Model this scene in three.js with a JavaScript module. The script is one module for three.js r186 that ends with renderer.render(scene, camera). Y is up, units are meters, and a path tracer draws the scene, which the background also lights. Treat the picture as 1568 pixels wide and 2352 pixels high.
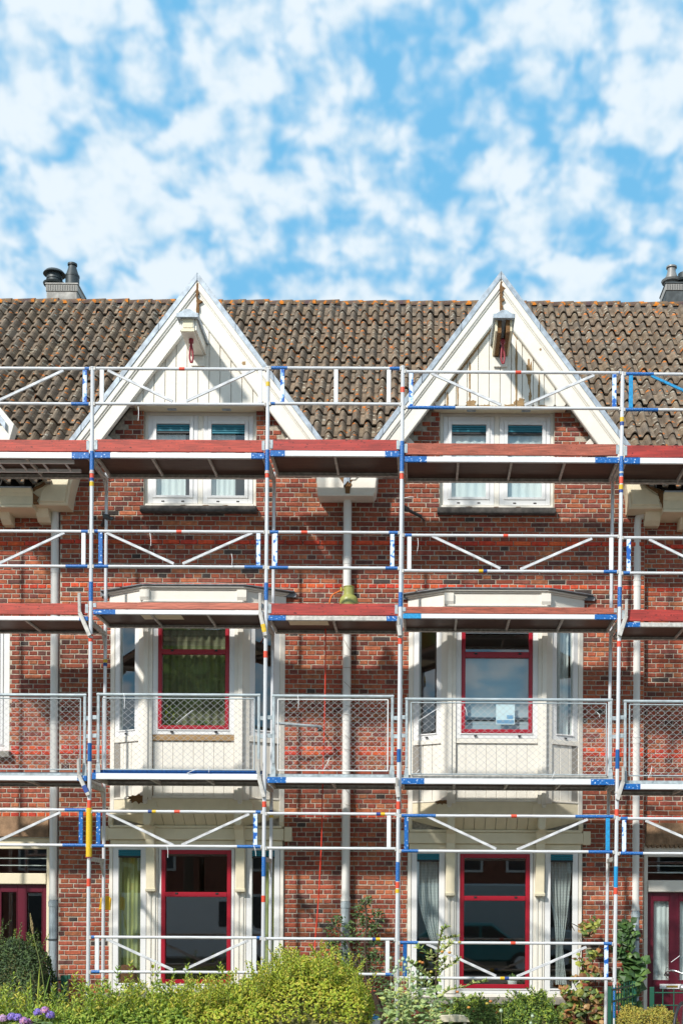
import * as THREE from 'three';
import { mergeGeometries } from 'three/addons/utils/BufferGeometryUtils.js';

// ---------------------------------------------------------------- camera, sky, sun, exposure
// Pixels of the photograph (1568 wide): a pixel gives a direction, the depth z is that of the wall or thing it lies on.
const FOC = 2873, DIST = 17, NX = 973, NY = 2100, EYE = 1.75, ROLL = 0.005;
const scene = new THREE.Scene();
const camera = new THREE.PerspectiveCamera(2 * Math.atan(NY / FOC) * 180 / Math.PI, (2 * NX) / (2 * NY), 0.1, 400);
camera.setViewOffset(2 * NX, 2 * NY, 0, 0, 1568, 2352);
camera.position.set(0, EYE, DIST);
camera.rotation.z = ROLL;
scene.add(camera);
const renderer = new THREE.WebGLRenderer({ antialias: true });
renderer.toneMapping = THREE.LinearToneMapping;
renderer.toneMappingExposure = 2.4;
renderer.shadowMap.enabled = true;

const SUN = new THREE.Vector3(-0.70, 0.97, 1.0).normalize();
const sun = new THREE.DirectionalLight(new THREE.Color(1.0, 0.95, 0.88), 2.1);
sun.position.copy(SUN).multiplyScalar(40).add(new THREE.Vector3(-1, 4, 0));
sun.target.position.set(-1, 4, 0);
sun.castShadow = true;
sun.shadow.mapSize.set(2048, 2048);
sun.shadow.radius = 7;
Object.assign(sun.shadow.camera, { left: -12, right: 12, top: 12, bottom: -12, near: 1, far: 90 });
scene.add(sun, sun.target);

// seeded random numbers and noise
function rng(seed) { let s = seed >>> 0; return () => { s = (s + 0x6d2b79f5) | 0; let t = Math.imul(s ^ (s >>> 15), 1 | s); t = (t + Math.imul(t ^ (t >>> 7), 61 | t)) ^ t; return ((t ^ (t >>> 14)) >>> 0) / 4294967296; }; }
const PERM = new Uint8Array(512), GX = new Float32Array(256), GY = new Float32Array(256);
{ const r = rng(77), a = Array.from({ length: 256 }, (_, i) => i); for (let i = 255; i > 0; i--) { const j = Math.floor(r() * (i + 1)); [a[i], a[j]] = [a[j], a[i]]; } for (let i = 0; i < 512; i++) PERM[i] = a[i & 255]; for (let i = 0; i < 256; i++) { GX[i] = Math.cos(i * 2.399963); GY[i] = Math.sin(i * 2.399963); } }
function pn(x, y, P) {           // gradient noise, about -1 to 1; repeats after P cells when P is given
  let ix = Math.floor(x), iy = Math.floor(y); const fx = x - ix, fy = y - iy;
  let jx = ix + 1, jy = iy + 1;
  if (P) { ix = ((ix % P) + P) % P; iy = ((iy % P) + P) % P; jx = ((jx % P) + P) % P; jy = ((jy % P) + P) % P; }
  const a = PERM[PERM[ix & 255] + (iy & 255)], b = PERM[PERM[jx & 255] + (iy & 255)], c = PERM[PERM[ix & 255] + (jy & 255)], d = PERM[PERM[jx & 255] + (jy & 255)];
  const s = fx * fx * fx * (fx * (fx * 6 - 15) + 10), t = fy * fy * fy * (fy * (fy * 6 - 15) + 10);
  const n0 = GX[a] * fx + GY[a] * fy, n1 = GX[b] * (fx - 1) + GY[b] * fy, n2 = GX[c] * fx + GY[c] * (fy - 1), n3 = GX[d] * (fx - 1) + GY[d] * (fy - 1);
  return (n0 + (n1 - n0) * s + (n2 + (n3 - n2) * s - n0 - (n1 - n0) * s) * t) * 1.5;
}
function fbm(x, y, oct, P) { let v = 0, a = 0.5, f = 1; for (let i = 0; i < oct; i++) { v += a * pn(x * f + i * 17.3 * (P ? 0 : 1), y * f + i * 9.1 * (P ? 0 : 1), P ? P * f : 0); a *= 0.5; f *= 2; } return v; }
const clamp = (x, a = 0, b = 1) => Math.min(b, Math.max(a, x)), sstep = (a, b, x) => { const t = clamp((x - a) / (b - a)); return t * t * (3 - 2 * t); }, mixf = (a, b, t) => a + (b - a) * t;

// the sky: blue air with a layer of broken fleecy clouds
function cells(x, y) {             // 1 near the middle of a rounded cell, falling to 0 between cells
  const ix = Math.floor(x), iy = Math.floor(y); let s = 0;
  for (let j = -1; j <= 1; j++) for (let i = -1; i <= 1; i++) {
    const h = PERM[PERM[(ix + i) & 255] + ((iy + j) & 255)], h2 = PERM[h + 31], dx = i + 0.15 + 0.7 * h / 255 - (x - ix), dy = j + 0.15 + 0.7 * h2 / 255 - (y - iy), d = (dx * dx + dy * dy) / (0.34 + 0.5 * PERM[h + 77] / 255);
    if (d < 1) { const e = 1 - d; s = Math.max(s, 0) + e * e * (1 - 0.35 * s); }
  }
  return Math.min(s, 1.15);
}
function makeSky() {
  const W = 4096, H = 2048, data = new Float32Array(W * H * 4);
  for (let r = 0; r < H; r++) {
    const el = ((r + 0.5) / H - 0.5) * Math.PI, y = Math.sin(el), cy = Math.cos(el), up = Math.max(y, 0);
    const hz = Math.pow(1 - up, 3);
    const blue = [mixf(0.115, 0.21, hz), mixf(0.35, 0.45, hz), mixf(0.575, 0.635, hz)];
    for (let c = 0; c < W; c++) {
      const o = (r * W + c) * 4; data[o + 3] = 1;
      if (y <= 0) { data[o] = 0.32; data[o + 1] = 0.36; data[o + 2] = 0.38; continue; }
      const az = ((c + 0.5) / W - 0.5) * 2 * Math.PI, x = Math.cos(az) * cy, z = Math.sin(az) * cy, k = 8.8 / (y + 0.46);
      const px = x * k + 40.7, pz = z * k + 33.1;
      const qx = px + pn(px * 2.3 + 5.2, pz * 2.3) * 0.05 + pn(px * 7.3 + 2.2, pz * 7.3) * 0.018, qz = pz + pn(px * 2.3 + 1.7, pz * 2.3 + 9.2) * 0.05 + pn(px * 7.3, pz * 7.3 + 4.4) * 0.018;
      const broad = fbm(px * 0.5 + 3.3, pz * 0.5 + 8.8, 2);
      let fine = 0, fa = 0.42, ff = 3.4; for (let i = 0; i < 6; i++) { fine += fa * pn(qx * ff + i * 7.3 + 1.3, qz * ff + i * 3.9 + 7.7); fa *= 0.64; ff *= 2.03; }
      const d0 = 0.34 * cells(qx * 1.5, qz * 1.5) + 0.46 * cells(qx * 3.3 + 9.4, qz * 3.3 + 5.1) + 0.26 * cells(qx * 7.1 + 2.4, qz * 7.1 + 8.1) + 0.12 * cells(qx * 15.3 + 6.4, qz * 15.3 + 1.1) + 0.55 * broad + 0.54 * fine - 0.21;
      const d = sstep(-0.08, 0.72, d0), core = sstep(0.2, 1.0, d0 + fine * 0.7);
      const white = [mixf(0.50, 0.615, core), mixf(0.59, 0.665, core), mixf(0.655, 0.70, core)];
      const m = d * 0.90, far = sstep(0.02, 0.2, y);
      for (let i = 0; i < 3; i++) data[o + i] = 0.615 * mixf(blue[i], white[i], m * mixf(0.6, 1, far));
    }
  }
  const t = new THREE.DataTexture(data, W, H, THREE.RGBAFormat, THREE.FloatType);
  t.mapping = THREE.EquirectangularReflectionMapping; t.magFilter = THREE.LinearFilter; t.needsUpdate = true;
  return t;
}
scene.background = makeSky();
scene.environment = scene.background;

// ---------------------------------------------------------------- helpers
const V = (x, y, z) => new THREE.Vector3(x, y, z);
const CR = Math.cos(ROLL), SR = Math.sin(ROLL);
function at(u, v, z) { const du = u - NX, dv = v - NY, k = (DIST - z) / FOC; return V((du * CR + dv * SR) * k, EYE - (-du * SR + dv * CR) * k, z); }
const ux = (u, v, z) => at(u, v, z).x, vy = (u, v, z) => at(u, v, z).y;

const taken = new Map();
function numbered(name) { const n = taken.get(name) ?? 0; taken.set(name, n + 1); return n ? name + '_' + String(n).padStart(3, '0') : name; }
function thing(name, label, category, p = [0, 0, 0], group) {
  const o = new THREE.Group(); o.name = numbered(name); o.position.set(...p); o.org = V(...p); scene.add(o);
  o.userData = { label, category }; if (group) o.userData.group = group; return o;
}
const orgOf = (o) => { while (o && !o.org) o = o.parent; return o.org; };
// a part whose shape is given in the world's coordinates
function part(name, geo, mat, parent) {
  if (Array.isArray(geo)) geo = join(geo);
  const org = orgOf(parent); geo.translate(-org.x, -org.y, -org.z);
  const m = new THREE.Mesh(geo, mat); m.name = name; m.castShadow = m.receiveShadow = true; parent.add(m); return m;
}
function sub(name, parent) { const g = new THREE.Group(); g.name = name; parent.add(g); return g; }
function single(name, label, category, geo, mat, group, kind) {
  if (Array.isArray(geo)) geo = join(geo);
  const m = new THREE.Mesh(geo, mat); m.name = numbered(name); m.castShadow = m.receiveShadow = true; scene.add(m);
  m.userData = { label, category }; if (group) m.userData.group = group; if (kind) m.userData.kind = kind; return m;
}
function uvBox(g) {
  const p = g.attributes.position, n = g.attributes.normal, uv = new Float32Array(p.count * 2);
  for (let i = 0; i < p.count; i++) {
    const ax = Math.abs(n.getX(i)), ay = Math.abs(n.getY(i)), az = Math.abs(n.getZ(i)), x = p.getX(i), y = p.getY(i), z = p.getZ(i);
    if (az >= ax && az >= ay) { uv[2 * i] = x; uv[2 * i + 1] = y; } else if (ay >= ax) { uv[2 * i] = x; uv[2 * i + 1] = z; } else { uv[2 * i] = z; uv[2 * i + 1] = y; }
  }
  g.setAttribute('uv', new THREE.BufferAttribute(uv, 2)); return g;
}
function clean(g) { if (g.index) g = g.toNonIndexed(); for (const k of Object.keys(g.attributes)) if (!['position', 'normal', 'uv', 'color'].includes(k)) g.deleteAttribute(k); if (!g.attributes.normal) g.computeVertexNormals(); g.clearGroups(); return g; }
function join(list) { list = list.map(clean); for (const g of list) if (!g.attributes.uv) uvBox(g); return list.length === 1 ? list[0] : mergeGeometries(list); }
// box with chamfered edges
function cbox(x0, y0, z0, x1, y1, z1, c = 0.004) {
  const hx = Math.abs(x1 - x0) / 2, hy = Math.abs(y1 - y0) / 2, hz = Math.abs(z1 - z0) / 2; c = Math.min(c, hx * 0.45, hy * 0.45, hz * 0.45);
  const pos = [], P = (x, y, z) => [x, y, z], q = (a, b, d, e) => { tri(a, b, d); tri(a, d, e); };
  function tri(a, b, d) {
    const n = [(b[1] - a[1]) * (d[2] - a[2]) - (b[2] - a[2]) * (d[1] - a[1]), (b[2] - a[2]) * (d[0] - a[0]) - (b[0] - a[0]) * (d[2] - a[2]), (b[0] - a[0]) * (d[1] - a[1]) - (b[1] - a[1]) * (d[0] - a[0])];
    const m = [a[0] + b[0] + d[0], a[1] + b[1] + d[1], a[2] + b[2] + d[2]];
    if (n[0] * m[0] + n[1] * m[1] + n[2] * m[2] < 0) pos.push(...a, ...d, ...b); else pos.push(...a, ...b, ...d);
  }
  for (const s of [-1, 1]) {
    q(P(s * hx, -hy + c, -hz + c), P(s * hx, hy - c, -hz + c), P(s * hx, hy - c, hz - c), P(s * hx, -hy + c, hz - c));
    q(P(-hx + c, s * hy, -hz + c), P(hx - c, s * hy, -hz + c), P(hx - c, s * hy, hz - c), P(-hx + c, s * hy, hz - c));
    q(P(-hx + c, -hy + c, s * hz), P(hx - c, -hy + c, s * hz), P(hx - c, hy - c, s * hz), P(-hx + c, hy - c, s * hz));
    for (const t of [-1, 1]) {
      q(P(s * hx, t * (hy - c), -hz + c), P(s * (hx - c), t * hy, -hz + c), P(s * (hx - c), t * hy, hz - c), P(s * hx, t * (hy - c), hz - c));
      q(P(s * hx, -hy + c, t * (hz - c)), P(s * (hx - c), -hy + c, t * hz), P(s * (hx - c), hy - c, t * hz), P(s * hx, hy - c, t * (hz - c)));
      q(P(-hx + c, s * hy, t * (hz - c)), P(-hx + c, s * (hy - c), t * hz), P(hx - c, s * (hy - c), t * hz), P(hx - c, s * hy, t * (hz - c)));
      for (const w of [-1, 1]) tri(P(s * hx, t * (hy - c), w * (hz - c)), P(s * (hx - c), t * hy, w * (hz - c)), P(s * (hx - c), t * (hy - c), w * hz));
    }
  }
  const g = new THREE.BufferGeometry(); g.setAttribute('position', new THREE.Float32BufferAttribute(pos, 3)); g.computeVertexNormals();
  g.translate((x0 + x1) / 2, (y0 + y1) / 2, (z0 + z1) / 2); return uvBox(g);
}
// round tube between two points
function tube(a, b, r, seg = 10, r2 = r, open = false) {
  const d = b.clone().sub(a), L = d.length(), g = new THREE.CylinderGeometry(r2, r, L, seg, 1, open).toNonIndexed();
  g.applyQuaternion(new THREE.Quaternion().setFromUnitVectors(V(0, 1, 0), d.normalize())); g.translate((a.x + b.x) / 2, (a.y + b.y) / 2, (a.z + b.z) / 2); return g;
}
// square bar between two points
function bar(a, b, w, h = w, c = 0.003) {
  const d = b.clone().sub(a), L = d.length(), g = cbox(-w / 2, 0, -h / 2, w / 2, L, h / 2, c), y = d.normalize(), zref = Math.abs(y.z) > 0.9 ? V(1, 0, 0) : V(0, 0, 1), x = V().crossVectors(y, zref).normalize(), z = V().crossVectors(x, y);
  g.applyMatrix4(new THREE.Matrix4().makeBasis(x, y, z).setPosition(a)); return g;
}
// outline [x, y] pushed from z0 to z1, with a small bevel inside the outline
function slab(pts, z0, z1, bevel = 0.003, holes = []) {
  const s = new THREE.Shape(pts.map(([x, y]) => new THREE.Vector2(x, y)));
  for (const h of holes) s.holes.push(new THREE.Path(h.map(([x, y]) => new THREE.Vector2(x, y))));
  const b = Math.min(bevel, (z1 - z0) * 0.4), g = new THREE.ExtrudeGeometry(s, { depth: z1 - z0 - 2 * b, bevelEnabled: b > 0, bevelSize: b, bevelOffset: -b, bevelThickness: b, bevelSegments: 1, curveSegments: 8 });
  g.translate(0, 0, z0 + b); return uvBox(clean(g));
}
// outline [x, z] pushed up from y0 to y1
function prism(pts, y0, y1, bevel = 0.003) { const g = slab(pts.map(([x, z]) => [x, -z]), y0, y1, bevel); g.rotateX(-Math.PI / 2); return uvBox(g); }
// outline [z, y] pushed along x from x0 to x1
function profile(pts, x0, x1, bevel = 0.002) { const g = slab(pts.map(([z, y]) => [-z, y]), x0, x1, bevel); g.rotateY(Math.PI / 2); return uvBox(g); }
const rect = (x0, y0, x1, y1) => [[x0, y0], [x1, y0], [x1, y1], [x0, y1]];
// window frame of four bars between outer and inner rectangle
function frameGeo(x0, y0, x1, y1, w, z0, z1, wb = w, wt = w, c = 0.004) { return [cbox(x0, y0, z0, x0 + w, y1, z1, c), cbox(x1 - w, y0, z0, x1, y1, z1, c), cbox(x0 + w, y0, z0, x1 - w, y0 + wb, z1, c), cbox(x0 + w, y1 - wt, z0, x1 - w, y1, z1, c)]; }

// ---------------------------------------------------------------- materials
function tex(w, h, fn, srgb = true) {
  const d = new Uint8Array(w * h * 4);
  for (let y = 0; y < h; y++) for (let x = 0; x < w; x++) { const c = fn(x / w, y / h, x, y), o = (y * w + x) * 4; for (let i = 0; i < 3; i++) d[o + i] = clamp(Array.isArray(c) ? c[i] : c) * 255; d[o + 3] = Array.isArray(c) && c.length > 3 ? clamp(c[3]) * 255 : 255; }
  const t = new THREE.DataTexture(d, w, h); t.wrapS = t.wrapT = THREE.RepeatWrapping; t.magFilter = THREE.LinearFilter; t.minFilter = THREE.LinearMipmapLinearFilter; t.generateMipmaps = true; if (srgb) t.colorSpace = THREE.SRGBColorSpace; t.needsUpdate = true; return t;
}
function scaled(t, rx, ry = rx) { const c = t.clone(); c.repeat.set(rx, ry); c.needsUpdate = true; return c; }
const rT = rng(5);
const texGrain = tex(512, 512, (u, v) => { const n = fbm(u * 8, v * 8, 5, 8), f = pn(u * 96, v * 96, 96); return 0.905 + n * 0.24 + f * 0.08; });
const texRough = tex(256, 256, (u, v) => 0.5 + fbm(u * 10, v * 10, 5, 10) * 0.6 + pn(u * 80, v * 80, 80) * 0.15, false);
const texWood = tex(512, 512, (u, v) => { const n = fbm(u * 3, v * 60, 4, 0) * 0.5 + fbm(u * 2, v * 12, 3, 0) * 0.5; const k = Math.pow(Math.abs(Math.sin(v * 70 + fbm(u * 2, v * 4, 3) * 6)), 0.6) * 0.14; return 0.86 + n * 0.40 + k - 0.08; });
const texPaint = tex(512, 512, (u, v) => { const n = fbm(u * 5, v * 5, 5, 5), s = pn(u * 60, v * 60, 60) > 0.83 ? -0.10 : 0; return 0.955 + n * 0.035 + s * 0.7; });
const spots = (() => { const r = rng(91), l = []; for (let i = 0; i < 230; i++) l.push([r(), r(), 0.004 + Math.pow(r(), 3) * 0.022, r() < 0.4 ? 0 : 1]); return l; })();
const texTile = tex(1024, 1024, (u, v) => {
  const n = fbm(u * 8, v * 8, 5, 8), g = pn(u * 128, v * 128, 128), m = sstep(0.05, 0.4, fbm(u * 6 + 3, v * 6, 4, 6));
  let c = [0.51 + n * 0.2 + g * 0.09, 0.45 + n * 0.19 + g * 0.09, 0.385 + n * 0.17 + g * 0.08];
  c = c.map((x, i) => mixf(x, [0.40, 0.37, 0.34][i] + g * 0.09, m * 0.55));
  const w = pn(u * 40, v * 40, 40) * 0.006 + pn(u * 90, v * 90, 90) * 0.004;
  for (const [a, b, s, k] of spots) { let dx = Math.abs(u - a), dy = Math.abs(v - b); dx = Math.min(dx, 1 - dx); dy = Math.min(dy, 1 - dy); if (dx < 0.04 && dy < 0.04 && Math.hypot(dx, dy) + w < s && pn(u * 110 + 7, v * 110, 110) > -0.35) return k ? [0.74, 0.72, 0.66] : [0.83 + g * 0.1, 0.47 + g * 0.1, 0.10]; }
  return c;
});
const texRidge = tex(512, 512, (u, v) => { const n = fbm(u * 9, v * 9, 5, 9), g = pn(u * 90, v * 90, 90); return n > 0.2 ? [0.78 + g * 0.12, 0.46 + g * 0.14, 0.10 + g * 0.05] : [0.42 + n * 0.2 + g * 0.08, 0.34 + n * 0.2 + g * 0.08, 0.27 + g * 0.06]; });
const texStone = tex(512, 512, (u, v) => { const n = fbm(u * 6, v * 6, 5, 6), g = pn(u * 100, v * 100, 100); return 0.82 + n * 0.3 + g * 0.09; });
const texScuff = tex(512, 512, (u, v) => { const n = fbm(u * 14, v * 14, 5, 14), s = pn(u * 7, v * 90, 0); return n > 0.24 || s > 0.86 ? [0.93, 0.92, 0.9] : [0.60 + n * 0.2, 0.60 + n * 0.2, 0.60 + n * 0.2]; });
const texBluePaint = tex(512, 512, (u, v) => { const n = fbm(u * 22, v * 22, 5, 22); return n > 0.33 ? [0.84, 0.87, 0.9] : n > 0.28 ? [0.35, 0.55, 0.8] : [0.0, 0.37 + n * 0.1, 0.66 + n * 0.15]; });
const texBlueWorn = tex(512, 512, (u, v) => { const n = fbm(u * 9, v * 9, 5, 9); return n > -0.02 ? [0.84, 0.89, 0.94] : n > -0.12 ? [0.55, 0.72, 0.9] : [0.08, 0.36, 0.70]; });
const texLace = tex(512, 512, (u, v) => { const a = Math.sin(u * 2 * Math.PI * 10), b = Math.sin(v * 2 * Math.PI * 6 + Math.sin(u * 2 * Math.PI * 10) * 0.8), f = pn(u * 70, v * 70, 70); const p = a * b > 0.15 ? 0.95 : 0.70; return [p + f * 0.06, p + f * 0.06, p + f * 0.05]; });
const std = (rgb, roughness = 0.8, o = {}) => { const m = new THREE.MeshStandardMaterial({ roughness, ...o }); m.color.setRGB(...rgb); return m; };
const phys = (rgb, roughness, o = {}) => { const m = new THREE.MeshPhysicalMaterial({ roughness, ...o }); m.color.setRGB(...rgb); return m; };
const M = {};
M.brick = std([1, 1, 1], 0.88, { vertexColors: true, map: scaled(texGrain, 2.3), bumpMap: scaled(texRough, 5), bumpScale: 0.004 });
M.mortar = std([0.58, 0.52, 0.42], 0.95, { map: scaled(texGrain, 3), bumpMap: scaled(texRough, 8), bumpScale: 0.004 });
M.cream = std([0.84, 0.80, 0.71], 0.5, { map: scaled(texPaint, 1.3), bumpMap: scaled(texRough, 3), bumpScale: 0.0012 });
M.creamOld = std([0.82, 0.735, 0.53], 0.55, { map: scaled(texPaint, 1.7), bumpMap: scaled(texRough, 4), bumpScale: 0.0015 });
M.white = std([0.82, 0.82, 0.81], 0.35, { map: scaled(texPaint, 0.9) });
M.red = std([0.37, 0.008, 0.024], 0.35, { map: scaled(texPaint, 1.1) });
M.maroon = std([0.13, 0.012, 0.028], 0.3, { map: scaled(texPaint, 1.1) });
M.rot = std([0.30, 0.155, 0.06], 0.95, { map: scaled(texWood, 4), bumpMap: scaled(texRough, 12), bumpScale: 0.01 });
M.bare = std([0.42, 0.27, 0.13], 0.9, { map: scaled(texWood, 5, 2) });
M.zinc = std([0.46, 0.53, 0.60], 0.42, { metalness: 0.15, map: scaled(texGrain, 1.5) });
M.lead = std([0.24, 0.25, 0.27], 0.6, { metalness: 0.2, map: scaled(texGrain, 2) });
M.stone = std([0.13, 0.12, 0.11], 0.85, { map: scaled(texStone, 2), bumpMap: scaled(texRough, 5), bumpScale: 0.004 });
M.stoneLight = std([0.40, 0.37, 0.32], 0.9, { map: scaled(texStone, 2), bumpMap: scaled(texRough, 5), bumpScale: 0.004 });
M.sandstone = std([0.42, 0.26, 0.15], 0.9, { map: scaled(texStone, 1.2), bumpMap: scaled(texRough, 3), bumpScale: 0.004 });
M.tiles = [[1, 1, 1], [0.88, 0.86, 0.84], [1.1, 1.05, 1.0], [0.95, 0.9, 0.82]].map((c) => std([c[0] * 0.77, c[1] * 0.77, c[2] * 0.76], 0.9, { map: texTile, bumpMap: scaled(texRough, 3), bumpScale: 0.008 }));
M.ridge = [[0.9, 0.9, 0.9], [0.75, 0.72, 0.7]].map((c) => std(c, 0.9, { map: texRidge, bumpMap: scaled(texRough, 3), bumpScale: 0.006 }));
M.roofdeck = std([0.05, 0.045, 0.04], 0.9);
M.pvc = std([0.78, 0.77, 0.73], 0.4, { map: scaled(texPaint, 1.2) });
M.galv = std([0.46, 0.53, 0.56], 0.45, { metalness: 0.12, map: scaled(texGrain, 2.2) });
M.tube = std([0.80, 0.81, 0.83], 0.4, { metalness: 0.1, map: scaled(texGrain, 3, 1.2), roughnessMap: scaled(texRough, 2) });
M.alu = std([0.80, 0.81, 0.82], 0.45, { metalness: 0.08, map: scaled(texPaint, 1.4) });
M.aluDull = std([0.62, 0.60, 0.56], 0.55, { metalness: 0.12, map: scaled(texGrain, 2.5) });
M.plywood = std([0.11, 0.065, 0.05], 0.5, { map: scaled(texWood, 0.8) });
const texToe = tex(1024, 512, (u, v) => { const w = fbm(u * 3, v * 50, 4, 0) * 0.22, n = fbm(u * 26, v * 26, 5, 26), st = fbm(u * 4, v * 16, 4, 4), sc = pn(u * 9, v * 130); if (n > 0.34) return [1.0, 0.86, 0.78]; if (n < -0.40) return [0.42, 0.34, 0.32]; const k = 0.88 + w + st * 0.22; return sc > 0.86 ? [k * 1.0, k * 1.15, k * 1.2] : [k, k, k]; });
M.toe = std([0.50, 0.065, 0.04], 0.6, { map: scaled(texToe, 0.8, 1.6) });
M.toeDark = std([0.45, 0.045, 0.034], 0.5, { map: scaled(texToe, 0.6, 1.3) });
M.toeFaded = std([0.58, 0.19, 0.13], 0.85, { map: scaled(texWood, 1.1), bumpMap: scaled(texWood, 1.1), bumpScale: 0.003 });
M.toeOld = std([0.45, 0.13, 0.085], 0.85, { map: scaled(texToe, 1.1, 2.2), bumpMap: scaled(texWood, 1.1), bumpScale: 0.003 });
M.blue = std([1, 1, 1], 0.5, { map: scaled(texBluePaint, 1.6) });
M.blueWorn = std([1, 1, 1], 0.5, { map: scaled(texBlueWorn, 1.2) });
M.blueSolid = std([0.004, 0.11, 0.38], 0.45, { map: scaled(texGrain, 4) });
M.cyan = std([0.02, 0.33, 0.68], 0.45, { map: scaled(texGrain, 4) });
M.tapeRed = std([0.85, 0.10, 0.05], 0.45, { map: scaled(texGrain, 5) });
M.tapeYellow = std([0.85, 0.55, 0.02], 0.45, { map: scaled(texGrain, 5) });
M.tapeNavy = std([0.02, 0.06, 0.25], 0.45);
M.tapePink = std([0.55, 0.42, 0.72], 0.5);
M.wire = std([0.46, 0.47, 0.48], 0.4, { metalness: 0.1 });
M.black = std([0.02, 0.02, 0.022], 0.5);
M.iron = std([0.07, 0.08, 0.085], 0.5, { metalness: 0.3 });
M.hook = std([0.26, 0.02, 0.03], 0.5);
M.teal = std([0.008, 0.16, 0.22], 0.5);
M.glass = phys([0.86, 0.93, 0.91], 0.01, { transmission: 1, thickness: 0, ior: 2.2 });
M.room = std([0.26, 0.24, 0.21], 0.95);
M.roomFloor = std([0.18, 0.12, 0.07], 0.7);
M.curtainGreen = phys([0.44, 0.46, 0.17], 0.95, { transmission: 0.25, thickness: 0 });
M.curtainDark = phys([0.20, 0.19, 0.11], 0.95, { transmission: 0.15, thickness: 0 });
M.sheer = phys([0.82, 0.84, 0.85], 0.95, { transmission: 0.2, thickness: 0 });
M.lace = phys([0.90, 0.92, 0.92], 0.95, { transmission: 0.25, thickness: 0, map: scaled(texLace, 8) });
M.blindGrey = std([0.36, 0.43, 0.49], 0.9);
M.paper = std([0.72, 0.80, 0.86], 0.8);
M.paperBlue = std([0.20, 0.38, 0.62], 0.8);
M.rope = std([0.62, 0.045, 0.02], 0.8);
M.hose = std([0.75, 0.16, 0.02], 0.6);
M.gas = std([0.36, 0.37, 0.10], 0.4, { map: scaled(texPaint, 2) });
M.brass = std([0.55, 0.38, 0.08], 0.35, { metalness: 0.8 });
M.yellowBag = std([0.80, 0.45, 0.01], 0.6);
M.fence = std([0.012, 0.09, 0.055], 0.45);
M.cable = std([0.85, 0.86, 0.86], 0.5);

// ---------------------------------------------------------------- ground and street
{
  const g = new THREE.PlaneGeometry(240, 240).rotateX(-Math.PI / 2); const a = g.attributes.uv; for (let i = 0; i < a.count; i++) a.setXY(i, a.getX(i) * 240, a.getY(i) * 240);
  const m = new THREE.Mesh(g, std([0.20, 0.16, 0.11], 0.95, { map: scaled(texStone, 0.7), bumpMap: scaled(texRough, 1.5), bumpScale: 0.03 })); m.name = 'ground'; m.position.y = -0.02; m.userData = { kind: 'structure', label: 'bare garden soil in front of the brick houses', category: 'ground' }; m.receiveShadow = true; scene.add(m);
  const pav = new THREE.Mesh(cbox(-40, -0.1, 5.2, 40, 0.1, 8.4, 0.01), std([0.46, 0.42, 0.35], 0.9, { map: scaled(texStone, 1) })); pav.name = 'pavement'; pav.userData = { kind: 'structure', label: 'grey pavement along the front gardens', category: 'pavement' }; pav.receiveShadow = true; scene.add(pav);
  const road = new THREE.Mesh(cbox(-40, -0.1, 8.4, 40, -0.004, 19, 0.01), std([0.36, 0.30, 0.24], 0.9, { map: scaled(texStone, 1) })); road.name = 'road'; road.userData = { kind: 'structure', label: 'brick paved street in front of the houses', category: 'road' }; road.receiveShadow = true; scene.add(road);
}

// ---------------------------------------------------------------- the two brick houses
const ZB = 0.32, ZR = 0.45, ZF = 1.18, CH = 0.065, MODX = 0.238;
const PITCH = 48 * Math.PI / 180, SP = Math.sin(PITCH), CP = Math.cos(PITCH), ZE = 0.36, YE = 7.42, TRIDGE = 5.94;
const PARTY = ux(797, 1600, 0), XL = -8.4, XRR = 6.6, XQL = ux(137, 1600, 0), XQR = ux(1478, 1600, 0);
const redRows = new Set([ // courses of bright red bricks
  ...[1250, 1351, 1721, 1731.5].map((v) => Math.floor(vy(1050, v, 0) / CH)), Math.floor(vy(60, 1870, 0) / CH)]);
const proudRow = Math.floor(vy(1050, 1250, 0) / CH);

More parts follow.
